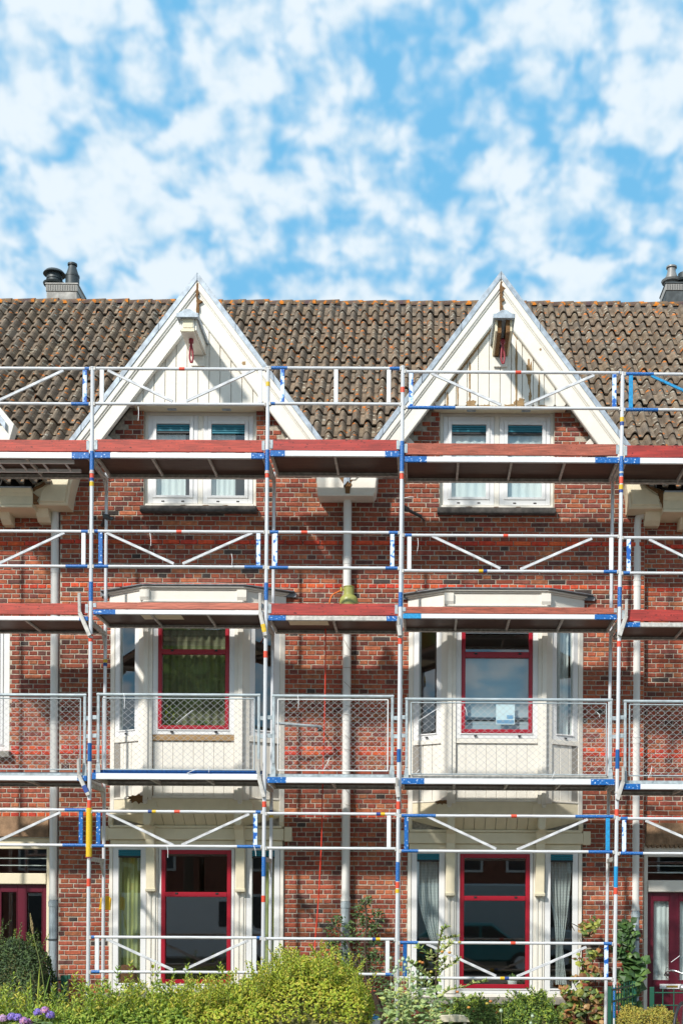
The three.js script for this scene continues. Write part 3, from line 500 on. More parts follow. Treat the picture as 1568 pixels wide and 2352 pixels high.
function bay(H, h) {
  const B = sub('bay_window', H), { xc, Y } = h, wW = 1.185, wF = 0.635;
  const c = { WL: [xc - wW, 0], FL: [xc - wF, ZB], FR: [xc + wF, ZB], WR: [xc + wW, 0] };
  const foot = (o, back = 0, ow = o) => [[xc - wW - ow, back], [xc - wW - ow, 0.012], [xc - wF - o * 0.55, ZB + o], [xc + wF + o * 0.55, ZB + o], [xc + wW + ow, 0.012], [xc + wW + ow, back]];
  // cornice
  part('roof_flashing', [prism([[xc - wW - 0.13, 0.0], [xc - wW - 0.13, 0.06], [xc - wF - 0.05, ZB + 0.085], [xc + wF + 0.05, ZB + 0.085], [xc + wW + 0.13, 0.06], [xc + wW + 0.13, 0.0]], Y.cornTop - 0.016, Y.cornTop, 0.003), slab([[xc - wW - 0.135, Y.cornTop - 0.075], [xc - wW + 0.03, Y.cornTop - 0.07], [xc - wW + 0.02, Y.cornTop - 0.017], [xc - wW - 0.135, Y.cornTop - 0.02]], 0.012, 0.03, 0.002), slab([[xc + wW - 0.03, Y.cornTop - 0.07], [xc + wW + 0.15, Y.cornTop - 0.08], [xc + wW + 0.16, Y.cornTop - 0.02], [xc + wW - 0.02, Y.cornTop - 0.017]], 0.012, 0.03, 0.002)], M.lead, B);
  part('crown_moulding', [prism(foot(0.062, 0, 0.08), Y.cornTop - 0.045, Y.cornTop - 0.018, 0.006), prism(foot(0.04, 0, 0.05), Y.cornTop - 0.066, Y.cornTop - 0.046, 0.006)], M.cream, B);
  part('fascia', prism(foot(0.02, 0, 0.01), Y.fasBot, Y.cornTop - 0.067, 0.002), M.cream, B);
  part('architrave', prism(foot(0.035, 0, 0.0), Y.fasBot - 0.035, Y.fasBot - 0.001, 0.008), M.cream, B);
  for (const sd of [-1, 1]) part('corner_block', profile([[ZB + 0.0, Y.fasBot - 0.01], [ZB + 0.032, Y.fasBot - 0.01], [ZB + 0.05, Y.fasBot + 0.035], [ZB + 0.05, Y.cornTop - 0.07], [ZB + 0.0, Y.cornTop - 0.07]], xc + sd * (wF + 0.01) - 0.065, xc + sd * (wF + 0.01) + 0.065, 0.004), M.cream, B);
  const top = Y.fasBot - 0.036;
  part('head', prism(foot(-0.004, -0.2, -0.02), Y.winTop, top, 0.002), M.cream, B);
  // corner posts
  const fd = V(wW - wF, 0, ZB).normalize(), fn = V(-fd.z, 0, fd.x), LF = Math.hypot(wW - wF, ZB);
  for (const sd of [-1, 1]) {
    const C = V(xc + sd * wF, 0, ZB), a = V(C.x - sd * 0.088, 0, ZB), b = V(C.x + sd * fd.x * 0.125, 0, ZB - fd.z * 0.125), ai = V(a.x, 0, a.z - 0.09), bi = V(b.x - sd * 0.03, 0, b.z - 0.08);
    const pl = [a, C, b, bi, ai].map((p) => [p.x, p.z]);
    part('corner_post', prism(sd > 0 ? pl : pl.reverse(), Y.baseTop - 0.05, Y.winTop, 0.004), M.cream, B);
    // pilaster strip with a bracket under the head and a pointed drop below
    const px = C.x - sd * 0.005;
    part('pilaster', [cbox(px - 0.032, Y.baseTop - 0.03, ZB - 0.02, px + 0.032, Y.winTop - 0.02, ZB + 0.022, 0.006), profile([[ZB, Y.winTop - 0.36], [ZB + 0.03, Y.winTop - 0.31], [ZB + 0.05, Y.winTop - 0.16], [ZB + 0.05, Y.winTop], [ZB, Y.winTop]], px - 0.038, px + 0.038, 0.004), slab([[px - 0.034, Y.baseTop - 0.03], [px - 0.02, Y.baseTop - 0.07], [px + 0.02, Y.baseTop - 0.07], [px + 0.034, Y.baseTop - 0.03]], ZB - 0.02, ZB + 0.035, 0.004)], M.cream, B);
  }
  // front window
  const fw = 0.088;
  const F = windowIn(B, basisAt(V(xc, 0, ZB - 0.02), V(1, 0, 0)), { x0: -wF + fw, x1: wF - fw, y0: Y.frameBot, y1: Y.winTop - 0.003, fl: 0.074, fb: 0.072, ft: 0.06, frame: M.white, sash: M.red, sw: 0.05, div: [[Y.divB, Y.divT]], caps: [[0.2, Y.frameBot + 0.035], [0.82, Y.frameBot + 0.035], [0.2, (Y.divB + Y.divT) / 2 + 0.012], [0.82, (Y.divB + Y.divT) / 2 + 0.012]] });
  // side windows
  for (const sd of [-1, 1]) {
    const T = sd < 0 ? basisAt(V(c.WL[0], 0, 0), fd) : basisAt(V(c.FR[0], 0, ZB), V(fd.x, 0, -fd.z)), a = sd < 0 ? 0.075 : 0.126, b = sd < 0 ? LF - 0.126 : LF - 0.075;
    windowIn(B, T, { x0: a, x1: b, y0: Y.frameBot, y1: Y.winTop - 0.003, z: -0.012, fl: 0.082, fb: 0.085, ft: 0.06, frame: M.white, caps: [[0.5, Y.frameBot + 0.03]] });
    const e0 = sd < 0 ? 0 : LF - 0.074, e1 = sd < 0 ? 0.074 : LF;
    part('side_board', cbox(e0, Y.baseTop - 0.2, -0.06, e1, Y.winTop - 0.002, 0.002).applyMatrix4(T), M.cream, B);
    // apron of the facet: rail, planks, bottom bead
    part('rail', cbox(a, Y.railBot, -0.07, b, Y.frameBot - 0.002, 0.0).applyMatrix4(T), M.cream, B);
    const n = 3; for (let i = 0; i < n; i++) part('plank', cbox(mixf(a, b, i / n) + 0.002, Y.panelBot + 0.02, -0.06, mixf(a, b, (i + 1) / n) - 0.002, Y.railBot - 0.003, -0.022, 0.005).applyMatrix4(T), M.cream, B);
    part('bead', cbox(a, Y.panelBot - 0.01, -0.05, b, Y.panelBot + 0.018, 0.004, 0.006).applyMatrix4(T), M.cream, B);
    part('base', cbox(0.005, Y.baseBot, -0.06, LF - 0.01, Y.panelBot - 0.012, -0.004, 0.004).applyMatrix4(T), M.creamOld, B);
    // boarded underside of the facet, and its brackets
    const bx = sd < 0 ? c.WL[0] : c.WR[0], tri = new THREE.BufferGeometry();
    const A = V(xc + sd * wF, Y.baseBot, ZB - 0.03), Bp = V(bx, Y.baseBot - 0.02, 0.03), Cp = V(xc + sd * wF, Y.beamTop, 0.07), up = V(0, 0.02, 0), P = sd < 0 ? [A, Bp, Cp] : [A, Cp, Bp], U = P.map((p) => p.clone().add(up)), f = [];
    const push = (...q) => q.forEach((p) => f.push(p.x, p.y, p.z)); push(P[0], P[1], P[2]); push(U[0], U[2], U[1]); for (let i = 0; i < 3; i++) { const j = (i + 1) % 3; push(P[i], U[i], U[j]); push(P[i], U[j], P[j]); }
    tri.setAttribute('position', new THREE.Float32BufferAttribute(f, 3)); tri.computeVertexNormals(); part('soffit_side', uvBox(tri), M.creamOld, B);
    part('end_scroll', profile([[0.0, Y.beamTop - 0.02], [0.075, Y.beamTop], [0.10, Y.beamTop + 0.06], [0.05, Y.baseBot], [0.0, Y.baseBot + 0.05]], bx - 0.03 + sd * -0.03, bx + 0.03 + sd * -0.03, 0.006), M.creamOld, B);
  }
  // apron of the front
  const xl = xc - wF + 0.09, xr = xc + wF - 0.09, zf = ZB - 0.02;
  part('rail', cbox(xl, Y.railBot, zf - 0.07, xr, Y.frameBot - 0.002, zf + 0.002), h.bareRail ? M.bare : M.cream, B);
  for (let i = 0; i < 8; i++) part('plank', cbox(mixf(xl, xr, i / 8) + 0.001, Y.panelBot + 0.02, zf - 0.07, mixf(xl, xr, (i + 1) / 8) - 0.001, Y.railBot - 0.003, zf - 0.022, 0.005), M.cream, B);
  for (const x of [xl, xr]) part('gap', cbox(x - 0.005, Y.panelBot + 0.03, zf - 0.05, x + 0.005, Y.railBot - 0.02, zf - 0.012, 0.001), h.bareRail || x === xl ? M.rot : M.cream, B);
  part('bead', cbox(xl - 0.0, Y.panelBot - 0.01, zf - 0.05, xr, Y.panelBot + 0.018, zf + 0.016, 0.006), M.cream, B);
  part('base', profile([[0.06, Y.baseBot], [ZB - 0.05, Y.baseBot], [ZB - 0.018, Y.baseBot + 0.03], [ZB - 0.01, Y.baseBot + 0.09], [ZB - 0.004, Y.panelBot - 0.012], [0.06, Y.panelBot - 0.012]], xc - wF + 0.01, xc + wF - 0.01, 0.004), M.creamOld, B);
  // curved collar boards behind the drops
  for (const sd of [-1, 1]) part('collar', slab([[xc + sd * wF - 0.16, Y.baseBot + 0.02], [xc + sd * wF + 0.16, Y.baseBot + 0.02], [xc + sd * wF + 0.17, Y.baseBot + 0.08], [xc + sd * wF + 0.15, Y.panelBot - 0.03], [xc + sd * wF - 0.15, Y.panelBot - 0.03], [xc + sd * wF - 0.17, Y.baseBot + 0.08]], ZB - 0.06, ZB + 0.004, 0.006), M.creamOld, B);
  // rotten patch
  { const r = rng(h.seed + 71), pts = [], x = xc - wF - 0.10, y = Y.panelBot - 0.02; for (let i = 0; i < 26; i++) { const a = i / 26 * Math.PI * 2, k = 0.5 + r() * 0.75; pts.push([x + Math.cos(a) * h.rot[0] * k, y + Math.sin(a) * h.rot[1] * k]); } part('rotten_wood', slab(pts, ZB - 0.03, ZB + 0.012, 0.002), M.rot, B); }
  // boarded soffit, in planks
  for (let i = 0; i < 8; i++) {
    const x0 = mixf(xc - wF + 0.06, xc + wF - 0.06, i / 8) + 0.003, x1 = mixf(xc - wF + 0.06, xc + wF - 0.06, (i + 1) / 8) - 0.003;
    part('soffit_plank', profile([[ZB - 0.045, Y.baseBot - 0.002], [0.075, Y.beamTop + 0.01], [0.075, Y.beamTop + 0.03], [ZB - 0.045, Y.baseBot + 0.018]].reverse(), x0, x1, 0.003), M.creamOld, B);
  }
  part('beam', [cbox(xc - wW - 0.0, Y.beamBot, -0.02, xc + wW, Y.beamTop - 0.03, 0.085, 0.008), cbox(xc - wW + 0.02, Y.beamTop - 0.028, -0.02, xc + wW - 0.02, Y.beamTop + 0.008, 0.10, 0.008)], M.creamOld, B);
  for (const sd of [-1, 1]) { const pl = part('end_plate', cbox(xc + sd * (wW + 0.055) - 0.052, Y.beamBot - 0.01, -0.01, xc + sd * (wW + 0.055) + 0.052, Y.beamTop - 0.005, 0.05, 0.006), M.creamOld, B); for (const dy of [0.04, 0.1, 0.16]) part('bolt', tube(V(xc + sd * (wW + 0.075), Y.beamBot + dy - 0.01, 0.045), V(xc + sd * (wW + 0.075), Y.beamBot + dy - 0.01, 0.06), 0.012, 8), M.creamOld, B); }
  part('header_board', cbox(xc - wW + 0.02, Y.gfTop, -0.06, xc + wW - 0.02, Y.beamBot - 0.002, 0.04, 0.004), M.creamOld, B);
  // consoles
  for (const sd of [-1, 1]) {
    const x = xc + sd * 0.605, ym = Y.consoleBot, dy = Y.beamBot;
    part('console', [profile([[0.036, ym], [0.095, ym], [0.10, ym + 0.05], [0.13, mixf(ym, dy, 0.7)], [0.17, dy], [0.25, Y.beamTop - 0.06], [0.33, Y.beamTop - 0.012], [0.05, Y.beamTop - 0.01]], x - 0.06, x + 0.06, 0.005), slab([[x - 0.052, Y.beamTop + 0.03], [x - 0.03, Y.beamTop - 0.012], [x + 0.03, Y.beamTop - 0.012], [x + 0.052, Y.beamTop + 0.03], [x + 0.052, Y.baseBot + 0.01], [x - 0.052, Y.baseBot + 0.01]], 0.10, ZB + 0.045, 0.012), cbox(x - 0.07, ym - 0.004, 0.036, x + 0.07, ym + 0.045, 0.115, 0.008)], M.creamOld, B);
  }
  // behind the glass
  if (h.side < 0) {
    part('curtain', curtainGeo(() => [xc - 0.46, xc + 0.46], Y.frameBot, Y.winTop + 0.1, ZB - 0.24, 9, 0.02, 5), M.curtainDark, B);
  } else {
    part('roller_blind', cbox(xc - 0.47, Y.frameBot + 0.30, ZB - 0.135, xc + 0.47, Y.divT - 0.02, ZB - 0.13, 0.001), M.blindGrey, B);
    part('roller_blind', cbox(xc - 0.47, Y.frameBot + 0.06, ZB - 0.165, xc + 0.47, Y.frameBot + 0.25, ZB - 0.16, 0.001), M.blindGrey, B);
    const p0 = at(1160, 1641, ZB - 0.056), pw = 0.125, ph = 0.135;
    part('notice', [cbox(p0.x - pw, p0.y - ph, ZB - 0.058, p0.x + pw, p0.y + ph, ZB - 0.056, 0.0005)], M.paper, B);
    part('notice_print', [cbox(p0.x + 0.02, p0.y - 0.06, ZB - 0.0558, p0.x + pw - 0.02, p0.y - 0.01, ZB - 0.0553, 0.0001), cbox(p0.x - pw + 0.01, p0.y - ph + 0.012, ZB - 0.0558, p0.x + pw - 0.01, p0.y - 0.075, ZB - 0.0553, 0.0001)], M.paperBlue, B);
    part('curtain', curtainGeo(() => [xc + 0.66, xc + 0.98], Y.frameBot, Y.winTop + 0.1, 0.0, 5, 0.012, 9), M.sheer, B);
  }
  // window board with plants or frames inside
  part('window_board', prism([[xc - wW + 0.1, -0.2], [xc - wF + 0.06, ZB - 0.1], [xc + wF - 0.06, ZB - 0.1], [xc + wW - 0.1, -0.2]], Y.frameBot - 0.06, Y.frameBot - 0.02), M.white, B);
  part('lining', [prism(foot(-0.07, -0.24, -0.03), Y.panelBot - 0.01, Y.panelBot + 0.012, 0), prism(foot(-0.07, -0.24, -0.03), Y.panelBot + 0.013, Y.frameBot - 0.065, 0)], M.room, B);
}

function groundWindows(H, h) {
  const { xc, Y } = h, k = (DIST - 0.03) / FOC, X = (o) => xc + o * k, z = 0.028, W = sub('window_frame', H);
  // timber frame: outer boards, pilasters, bottom rail
  for (const sd of [-1, 1]) part('board', cbox(X(sd * 196 - 4), Y.gfBot, -0.10, X(sd * 196 + 4), Y.gfTop - 0.002, z), M.cream, W);
  for (const sd of [-1, 1]) { part('pilaster', [cbox(X(sd * 101 - 13), Y.gfBot, -0.10, X(sd * 101 + 13), Y.gfTop - 0.002, z), cbox(X(sd * 101 - 8), Y.gfBot + 0.02, z - 0.002, X(sd * 101 - 2), Y.consoleBot - 0.005, z + 0.016), cbox(X(sd * 101 + 2), Y.gfBot + 0.02, z - 0.002, X(sd * 101 + 8), Y.consoleBot - 0.005, z + 0.016), cbox(X(sd * 101 - 11), Y.gfBot + 0.001, z - 0.002, X(sd * 101 + 11), Y.gfBot + 0.05, z + 0.022)], M.cream, W); }
  part('bottom_rail', cbox(X(-200), Y.gfSill, -0.10, X(200), Y.gfBot - 0.002, z + 0.012, 0.006), M.cream, W);
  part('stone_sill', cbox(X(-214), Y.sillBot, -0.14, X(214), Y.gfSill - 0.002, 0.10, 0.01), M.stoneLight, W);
  const y0 = Y.gfBot, y1 = Y.gfTop - 0.004;
  const L = windowIn(H, null, { x0: X(-191), x1: X(-115), y0, y1, z, fl: 12.5 * k, fr: 4.5 * k + 0.05, fb: 0.075, ft: 0.045, frame: M.white, caps: [[0.5, y0 + 0.03]] });
  const C = windowIn(H, null, { x0: X(-87), x1: X(87), y0, y1, z, fl: 7 * k, fb: 0.075, ft: 0.045, frame: M.white, sash: M.red, sw: 0.055, div: [[Y.gdB, Y.gdT]], caps: [[0.22, (Y.gdB + Y.gdT) / 2 + 0.015], [0.8, (Y.gdB + Y.gdT) / 2 + 0.015], [0.8, y0 + 0.03]] });
  const R = windowIn(H, null, { x0: X(115), x1: X(191), y0, y1, z, fl: 4.5 * k + 0.05, fr: 12.5 * k, fb: 0.075, ft: 0.045, frame: M.white, caps: [[0.5, y0 + 0.03]] });
  // teal blind boxes above the side windows
  for (const q of [L, R]) for (let i = 0; i < 4; i++) part('blind_slat', cbox(q.X0 - 0.002, q.Y1 - 0.03 - i * 0.026, z - 0.012, q.X1 + 0.002, q.Y1 - 0.006 - i * 0.026, z + 0.008, 0.006), i === 3 ? M.black : M.teal, q.W);
  if (h.side < 0) {
    part('curtain', curtainGeo(() => [L.X0 - 0.05, L.X1 + 0.02], L.Y0 - 0.1, L.Y1 + 0.1, -0.085, 6, 0.014, 21), M.curtainGreen, L.W);
    part('curtain', curtainGeo(() => [mixf(R.X0, R.X1, 0.42), R.X1 + 0.05], R.Y0 - 0.1, R.Y1 + 0.1, -0.085, 4, 0.014, 22), M.curtainGreen, R.W);
    const chair = []; for (let i = 0; i < 1; i++) chair.push(slab([[L.X0 - 0.05, L.Y0 - 0.3], [L.X1 - 0.06, L.Y0 - 0.3], [L.X1 - 0.05, L.Y0 + 0.17], [L.X1 - 0.10, L.Y0 + 0.24], [L.X0 + 0.05, L.Y0 + 0.25], [L.X0 - 0.03, L.Y0 + 0.2]], -0.062, -0.012, 0.015));
    single('chair', 'brown leather chair back behind the green curtained window', 'chair', chair, std([0.20, 0.06, 0.02], 0.5, { map: scaled(texGrain, 4) }));
  } else {
    part('curtain', curtainGeo((t) => [L.X0 - 0.01 + Math.pow(clamp((t - 0.28) / 0.62), 1.5) * 0.30, L.X1 + 0.02], mixf(L.Y1, L.Y0, 0.88), L.Y1 + 0.05, -0.07, 6, 0.014, 31), M.lace, L.W);
    part('curtain', curtainGeo((t) => [R.X0 - 0.02 + Math.sin(clamp(t / 0.72) * Math.PI / 2) ** 3 * 0.10 , R.X1 - 0.0 - Math.pow(clamp(t / 0.72), 1.8) * 0.12 + clamp((t - 0.74) / 0.26) * 0.06], R.Y0 + 0.05, R.Y1 + 0.05, -0.07, 6, 0.014, 32), M.lace, R.W);
  }
  part('window_board', cbox(X(-196), y0 + 0.04, -0.45, X(196), y0 + 0.07, -0.11), M.white, W);
}

// ---------------------------------------------------------------- door parts, gutters, pipes, chimneys
function pipe(H, pts, r, mat, name = 'drainpipe') { return part(name, new THREE.TubeGeometry(new THREE.CatmullRomCurve3(pts, false, 'catmullrom', 0.1), 30, r, 14), mat, H); }
function drain(H, u, v0, u1, vJ, v1, z, elbow) {
  const D = sub('drainpipe', H), a = at(u, v0, z), b = at(u1, vJ, z), r = 0.056;
  const c = V(mixf(a.x, b.x, 0.5), 0, z), x = c.x;
  if (elbow) part('elbow', new THREE.TubeGeometry(new THREE.CatmullRomCurve3([V(x + elbow, a.y + 0.16, z + 0.08), V(x + elbow * 0.8, a.y + 0.06, z + 0.05), V(x + elbow * 0.15, a.y, z + 0.01), V(x, a.y - 0.12, z)]), 16, r, 14), M.pvc, D);
  part('pipe', tube(V(x, elbow ? a.y - 0.1 : a.y, z), V(x, b.y, z), r, 18), M.pvc, D);
  for (const v of [v0 + 150, v0 + 510]) { const y = vy(u, v, z); part('sleeve', [tube(V(x, y - 0.05, z), V(x, y + 0.05, z), r + 0.004, 18), tube(V(x, y + 0.03, z), V(x, y + 0.042, z), r + 0.008, 18)], M.pvc, D); }
  if (vJ < v1) { part('lower_pipe', [tube(V(x, 0.05, z), V(x, b.y - 0.001, z), r + 0.004, 18), tube(V(x, b.y - 0.09, z), V(x, b.y - 0.02, z), r + 0.012, 18)], M.galv, D); part('sleeve', tube(V(x, b.y + 0.002, z), V(x, b.y + 0.06, z), r + 0.007, 18), M.pvc, D);
    const y = vy(u, 2158, z); part('clamp', [tube(V(x, y - 0.012, z), V(x, y + 0.012, z), r + 0.012, 18), cbox(x - 0.13, y - 0.008, z - 0.07, x + 0.13, y + 0.008, z - 0.04)], M.iron, D); }
}
function doorSet(H, o) {
  const D = sub('door', H), z = -0.2, { x0, x1, yTop, trans, y0, y1 } = o;   // x0..x1 frame outer, y1 frame top, trans [glass bottom, glass top], yTop door leaf top
  const fw = 0.05;
  part('frame', [cbox(x0, y0, z - 0.08, x0 + fw, y1, z + 0.03), cbox(x1 - fw, y0, z - 0.08, x1, y1, z + 0.03), cbox(x0 + fw, trans[1], z - 0.08, x1 - fw, y1, z + 0.03), cbox(x0 + fw, yTop, z - 0.08, x1 - fw, trans[0], z + 0.045, 0.008)], o.mat, D);
  part('pane', plane(x0 + fw - 0.005, trans[0] - 0.005, x1 - fw + 0.005, trans[1] + 0.005, z - 0.03), M.glass, D);
  for (const f of [0.33, 0.62]) part('glazing_bar', cbox(x0 + fw, mixf(...trans, f) - 0.006, z - 0.06, x1 - fw, mixf(...trans, f) + 0.006, z - 0.045, 0.002), M.white, D);
  const a = x0 + fw + 0.004, b = x1 - fw - 0.004, zl = z - 0.02, gy0 = o.gy0, gy1 = o.gy1, st = 0.105;
  const n = o.panes.length, bars = [], xs = [a, ...o.panes.flat(), b];
  for (let i = 0; i < xs.length; i += 2) bars.push(cbox(xs[i], y0 + 0.02, zl - 0.045, xs[i + 1], yTop - 0.004, zl, 0.004));
  for (const [p, q] of o.panes) bars.push(cbox(p, gy1, zl - 0.045, q, yTop - 0.004, zl, 0.004), cbox(p, y0 + 0.02, zl - 0.045, q, gy0, zl, 0.004));
  part('leaf', bars, M.maroon, D);
  for (const [p, q] of o.panes) { part('pane', plane(p - 0.004, gy0 - 0.004, q + 0.004, gy1 + 0.004, zl - 0.025), M.glass, D); part('bead', frameGeo(p, gy0, q, gy1, 0.012, zl - 0.002, zl + 0.006), M.maroon, D); if (o.curtains) part('curtain', curtainGeo(() => [p - 0.02, q + 0.02], gy0 - 0.03, gy1 + 0.03, zl - 0.07, 4, 0.008, Math.floor(p * 100) + 500), M.sheer, D); }
  if (o.letterbox) { const [lx, ly] = o.letterbox; part('letterbox', [cbox(lx, ly - 0.034, zl, lx + 0.34, ly + 0.034, zl + 0.016, 0.004)], M.alu, D); part('letter_flap', cbox(lx + 0.09, ly - 0.014, zl + 0.0162, lx + 0.25, ly + 0.014, zl + 0.02, 0.001), M.brass, D); }
  part('lintel', cbox(o.lx0, o.ly0, -0.18, o.lx1, o.ly1, -0.10, 0.006), M.sandstone, D);
  if (o.scallop) { const g = []; for (let i = 0; i < 14; i++) g.push(tube(V(o.lx0 + 0.05 + i * 0.062, o.ly0 - 0.012, -0.17), V(o.lx0 + 0.05 + i * 0.062, o.ly0 - 0.012, -0.104), 0.026, 8)); part('fringe', g, M.sandstone, D); }
}
function eave(H, o) {
  const E = sub('gutter', H), { x0, x1, yT, yB } = o, hgt = yT - yB;
  part('gutter_box', [profile([[-0.1, yB], [0.36, yB], [0.365, yB + hgt * 0.12], [0.35, yB + hgt * 0.2], [0.35, yB + hgt * 0.62], [0.375, yB + hgt * 0.72], [0.385, yB + hgt * 0.8], [0.42, yB + hgt * 0.93], [0.42, yT - 0.008], [-0.1, yT - 0.008]].reverse(), x0, x1, 0.003)], M.creamOld, E);
  part('gutter_lining', cbox(x0, yT - 0.007, 0.1, x1, yT + 0.01, 0.43, 0.004), M.zinc, E);
  part('foot', slab(o.lobe, -0.02, 0.30, 0.02), M.creamOld, E);
  part('foot_trim', slab(o.lobe2, 0.30, 0.325, 0.008), M.creamOld, E);
  part('rotten_wood', slab(o.rot, 0.29, 0.333, 0.004), M.rot, E);
  for (const [a, b, y] of o.brackets) part('bracket', profile([[-0.1, y - 0.21], [0.02, y - 0.21], [0.10, y - 0.16], [0.17, y - 0.07], [0.18, y], [-0.1, y]].reverse(), a, b, 0.006), M.creamOld, E);
}
function chimney(H, name, u0, u1, v, mat, capMat, pots) {
  const z = -4.0, a = at(u0, v, z), b = at(u1, v, z), C = sub('chimney', H), d = 0.5;
  part('stack', cbox(a.x, 9.6, z - d, b.x, a.y - 0.14, z, 0.01), mat, C);
  part('cap', cbox(a.x - 0.01, a.y - 0.138, z - d - 0.01, b.x + 0.01, a.y - 0.03, z + 0.01, 0.006), capMat, C);
  const n = 18; for (let i = 0; i < n; i++) part('grille_bar', cbox(mixf(a.x, b.x, (i + 0.3) / n), a.y - 0.125, z + 0.0102, mixf(a.x, b.x, (i + 0.62) / n), a.y - 0.04, z + 0.016, 0.001), M.black, C);
  part('cap_top', cbox(a.x - 0.02, a.y - 0.029, z - d - 0.02, b.x + 0.02, a.y, z + 0.02, 0.006), mat, C);
  for (const p of pots) { const c = at(p.u, p.vb, z - 0.25); const g = p.prof.map(([r, y, hh, r2]) => { const q = new THREE.CylinderGeometry((r2 ?? r), r, hh, 20).toNonIndexed(); q.translate(c.x, a.y - 0.01 + y + hh / 2, z - 0.25); return q; }); part('flue', g, p.mat, C); }
}

const mkY = (u, t) => { const o = {}; for (const [k, [v, z]] of Object.entries(t)) o[k] = vy(u, v, z); return o; };
const YA = mkY(453, { cornTop: [1341, ZB + 0.08], fasBot: [1378, ZB + 0.02], winTop: [1400, ZB], frameBot: [1687, ZB], railBot: [1701, ZB], divB: [1502, ZB], divT: [1491, ZB], panelBot: [1832, ZB], baseTop: [1835, ZB], baseBot: [1868, ZB], beamTop: [1897, 0.1], beamBot: [1929, 0.09], gfTop: [1944, 0.03], gfBot: [2272, 0.03], gfSill: [2281, 0.03], sillBot: [2294, 0.1], gdB: [2060, 0.03], gdT: [2049, 0.03], consoleBot: [2048, 0.1], bandFloor: [1235, 0] });
const YB = mkY(1137, { cornTop: [1349, ZB + 0.08], fasBot: [1388, ZB + 0.02], winTop: [1408, ZB], frameBot: [1696, ZB], railBot: [1707, ZB], divB: [1510, ZB], divT: [1497, ZB], panelBot: [1840, ZB], baseTop: [1843, ZB], baseBot: [1876, ZB], beamTop: [1907, 0.1], beamBot: [1938, 0.09], gfTop: [1953, 0.03], gfBot: [2283, 0.03], gfSill: [2291, 0.03], sillBot: [2308, 0.1], gdB: [2069, 0.03], gdT: [2058, 0.03], consoleBot: [2058, 0.1], bandFloor: [1240, 0] });
const px = (list, z) => list.map(([u, v]) => { const p = at(u, v, z); return [p.x, p.y]; });
const upA = { x0: ux(331, 1050, 0), x1: ux(588, 1050, 0), y0: vy(453, 1163, 0), y1: vy(453, 938, 0) }, upB = { x0: ux(1010, 1050, 0), x1: ux(1272, 1050, 0), y0: vy(1140, 1167, 0), y1: vy(1140, 940, 0) };
const apA = at(453.5, 627.7, 0.30), apB = at(1150.5, 624, 0.30), apC = at(-244, 628, 0.30);
const zD = -0.2, dA = { x0: ux(-22, 2100, zD), x1: ux(117, 2100, zD) }, dB = { x0: ux(1477, 2100, zD), x1: ux(1632, 2100, zD) };
const openA = [[dA.x0 - 0.01, 0, dA.x1 + 0.01, vy(60, 1924, -0.12)], [ux(-70, 1600, -0.11), vy(10, 1726, -0.11), ux(22, 1600, -0.11), vy(10, 1425, -0.11)]];
const openB = [[dB.x0 - 0.01, 0, dB.x1 + 0.01, vy(1520, 1942, -0.12)]];
const HA = house({
  side: -1, seed: 11, label: 'brick house whose ground floor side windows have olive green curtains', xc: ux(453.5, 1750, 0), gx: apA.x, ya: apA.y, s: 1.322, Y: YA, up: upA,
  gables: [[apA.x, apA.y, 1.322, true], [apC.x, apC.y, 1.322, false]], footY: vy(140, 1094, 0.26), panelY: vy(453, 935, 0.135), hoistY: vy(454, 824, 0.135), worn: [[0.62, -1.18, 0.035, 0.028, 0.266]], bareRail: true, rot: [0.13, 0.06], openings: openA, covered: [[dA.x0 - 0.05, vy(60, 1923, -0.12), dA.x1 + 0.0, vy(60, 1875, -0.11)]],
});
const wB = [[0.215, -1.34, 0.014, 0.47], [0.27, -1.73, 0.055, 0.08], [0.385, -1.33, 0.026, 0.21], [0.52, -1.55, 0.009, 0.25], [-0.41, -1.42, 0.010, 0.36], [-0.39, -1.73, 0.045, 0.07], [-0.57, -1.6, 0.008, 0.2], [-0.71, -1.68, 0.010, 0.12], [-0.2, -1.765, 0.06, 0.035], [-0.07, -1.775, 0.07, 0.03], [0.12, -1.765, 0.06, 0.04], [0.57, -1.77, 0.07, 0.035], [0.40, -1.62, 0.014, 0.09]].map((q) => [q[0], q[1], q[2] * 1.55, q[3], 0.2060]).concat([[-0.33, -0.5, 0.02, 0.03, 0.297], [0.53, -1.02, 0.015, 0.02, 0.267]]);
const HB = house({
  side: 1, seed: 23, hoistOpen: true, label: 'brick house with peeling paint on its gable and lace curtains downstairs', xc: ux(1137, 1750, 0), gx: apB.x, ya: apB.y, s: 1.336, Y: YB, up: upB,
  gables: [[apB.x, apB.y, 1.336, true]], footY: vy(1440, 1108, 0.26), panelY: vy(1150, 938, 0.135), hoistY: vy(1146, 826, 0.135), worn: wB, rot: [0.10, 0.03], openings: openB, covered: [[dB.x0, vy(1520, 1941, -0.12), dB.x1 + 0.05, vy(1520, 1890, -0.11)]],
});
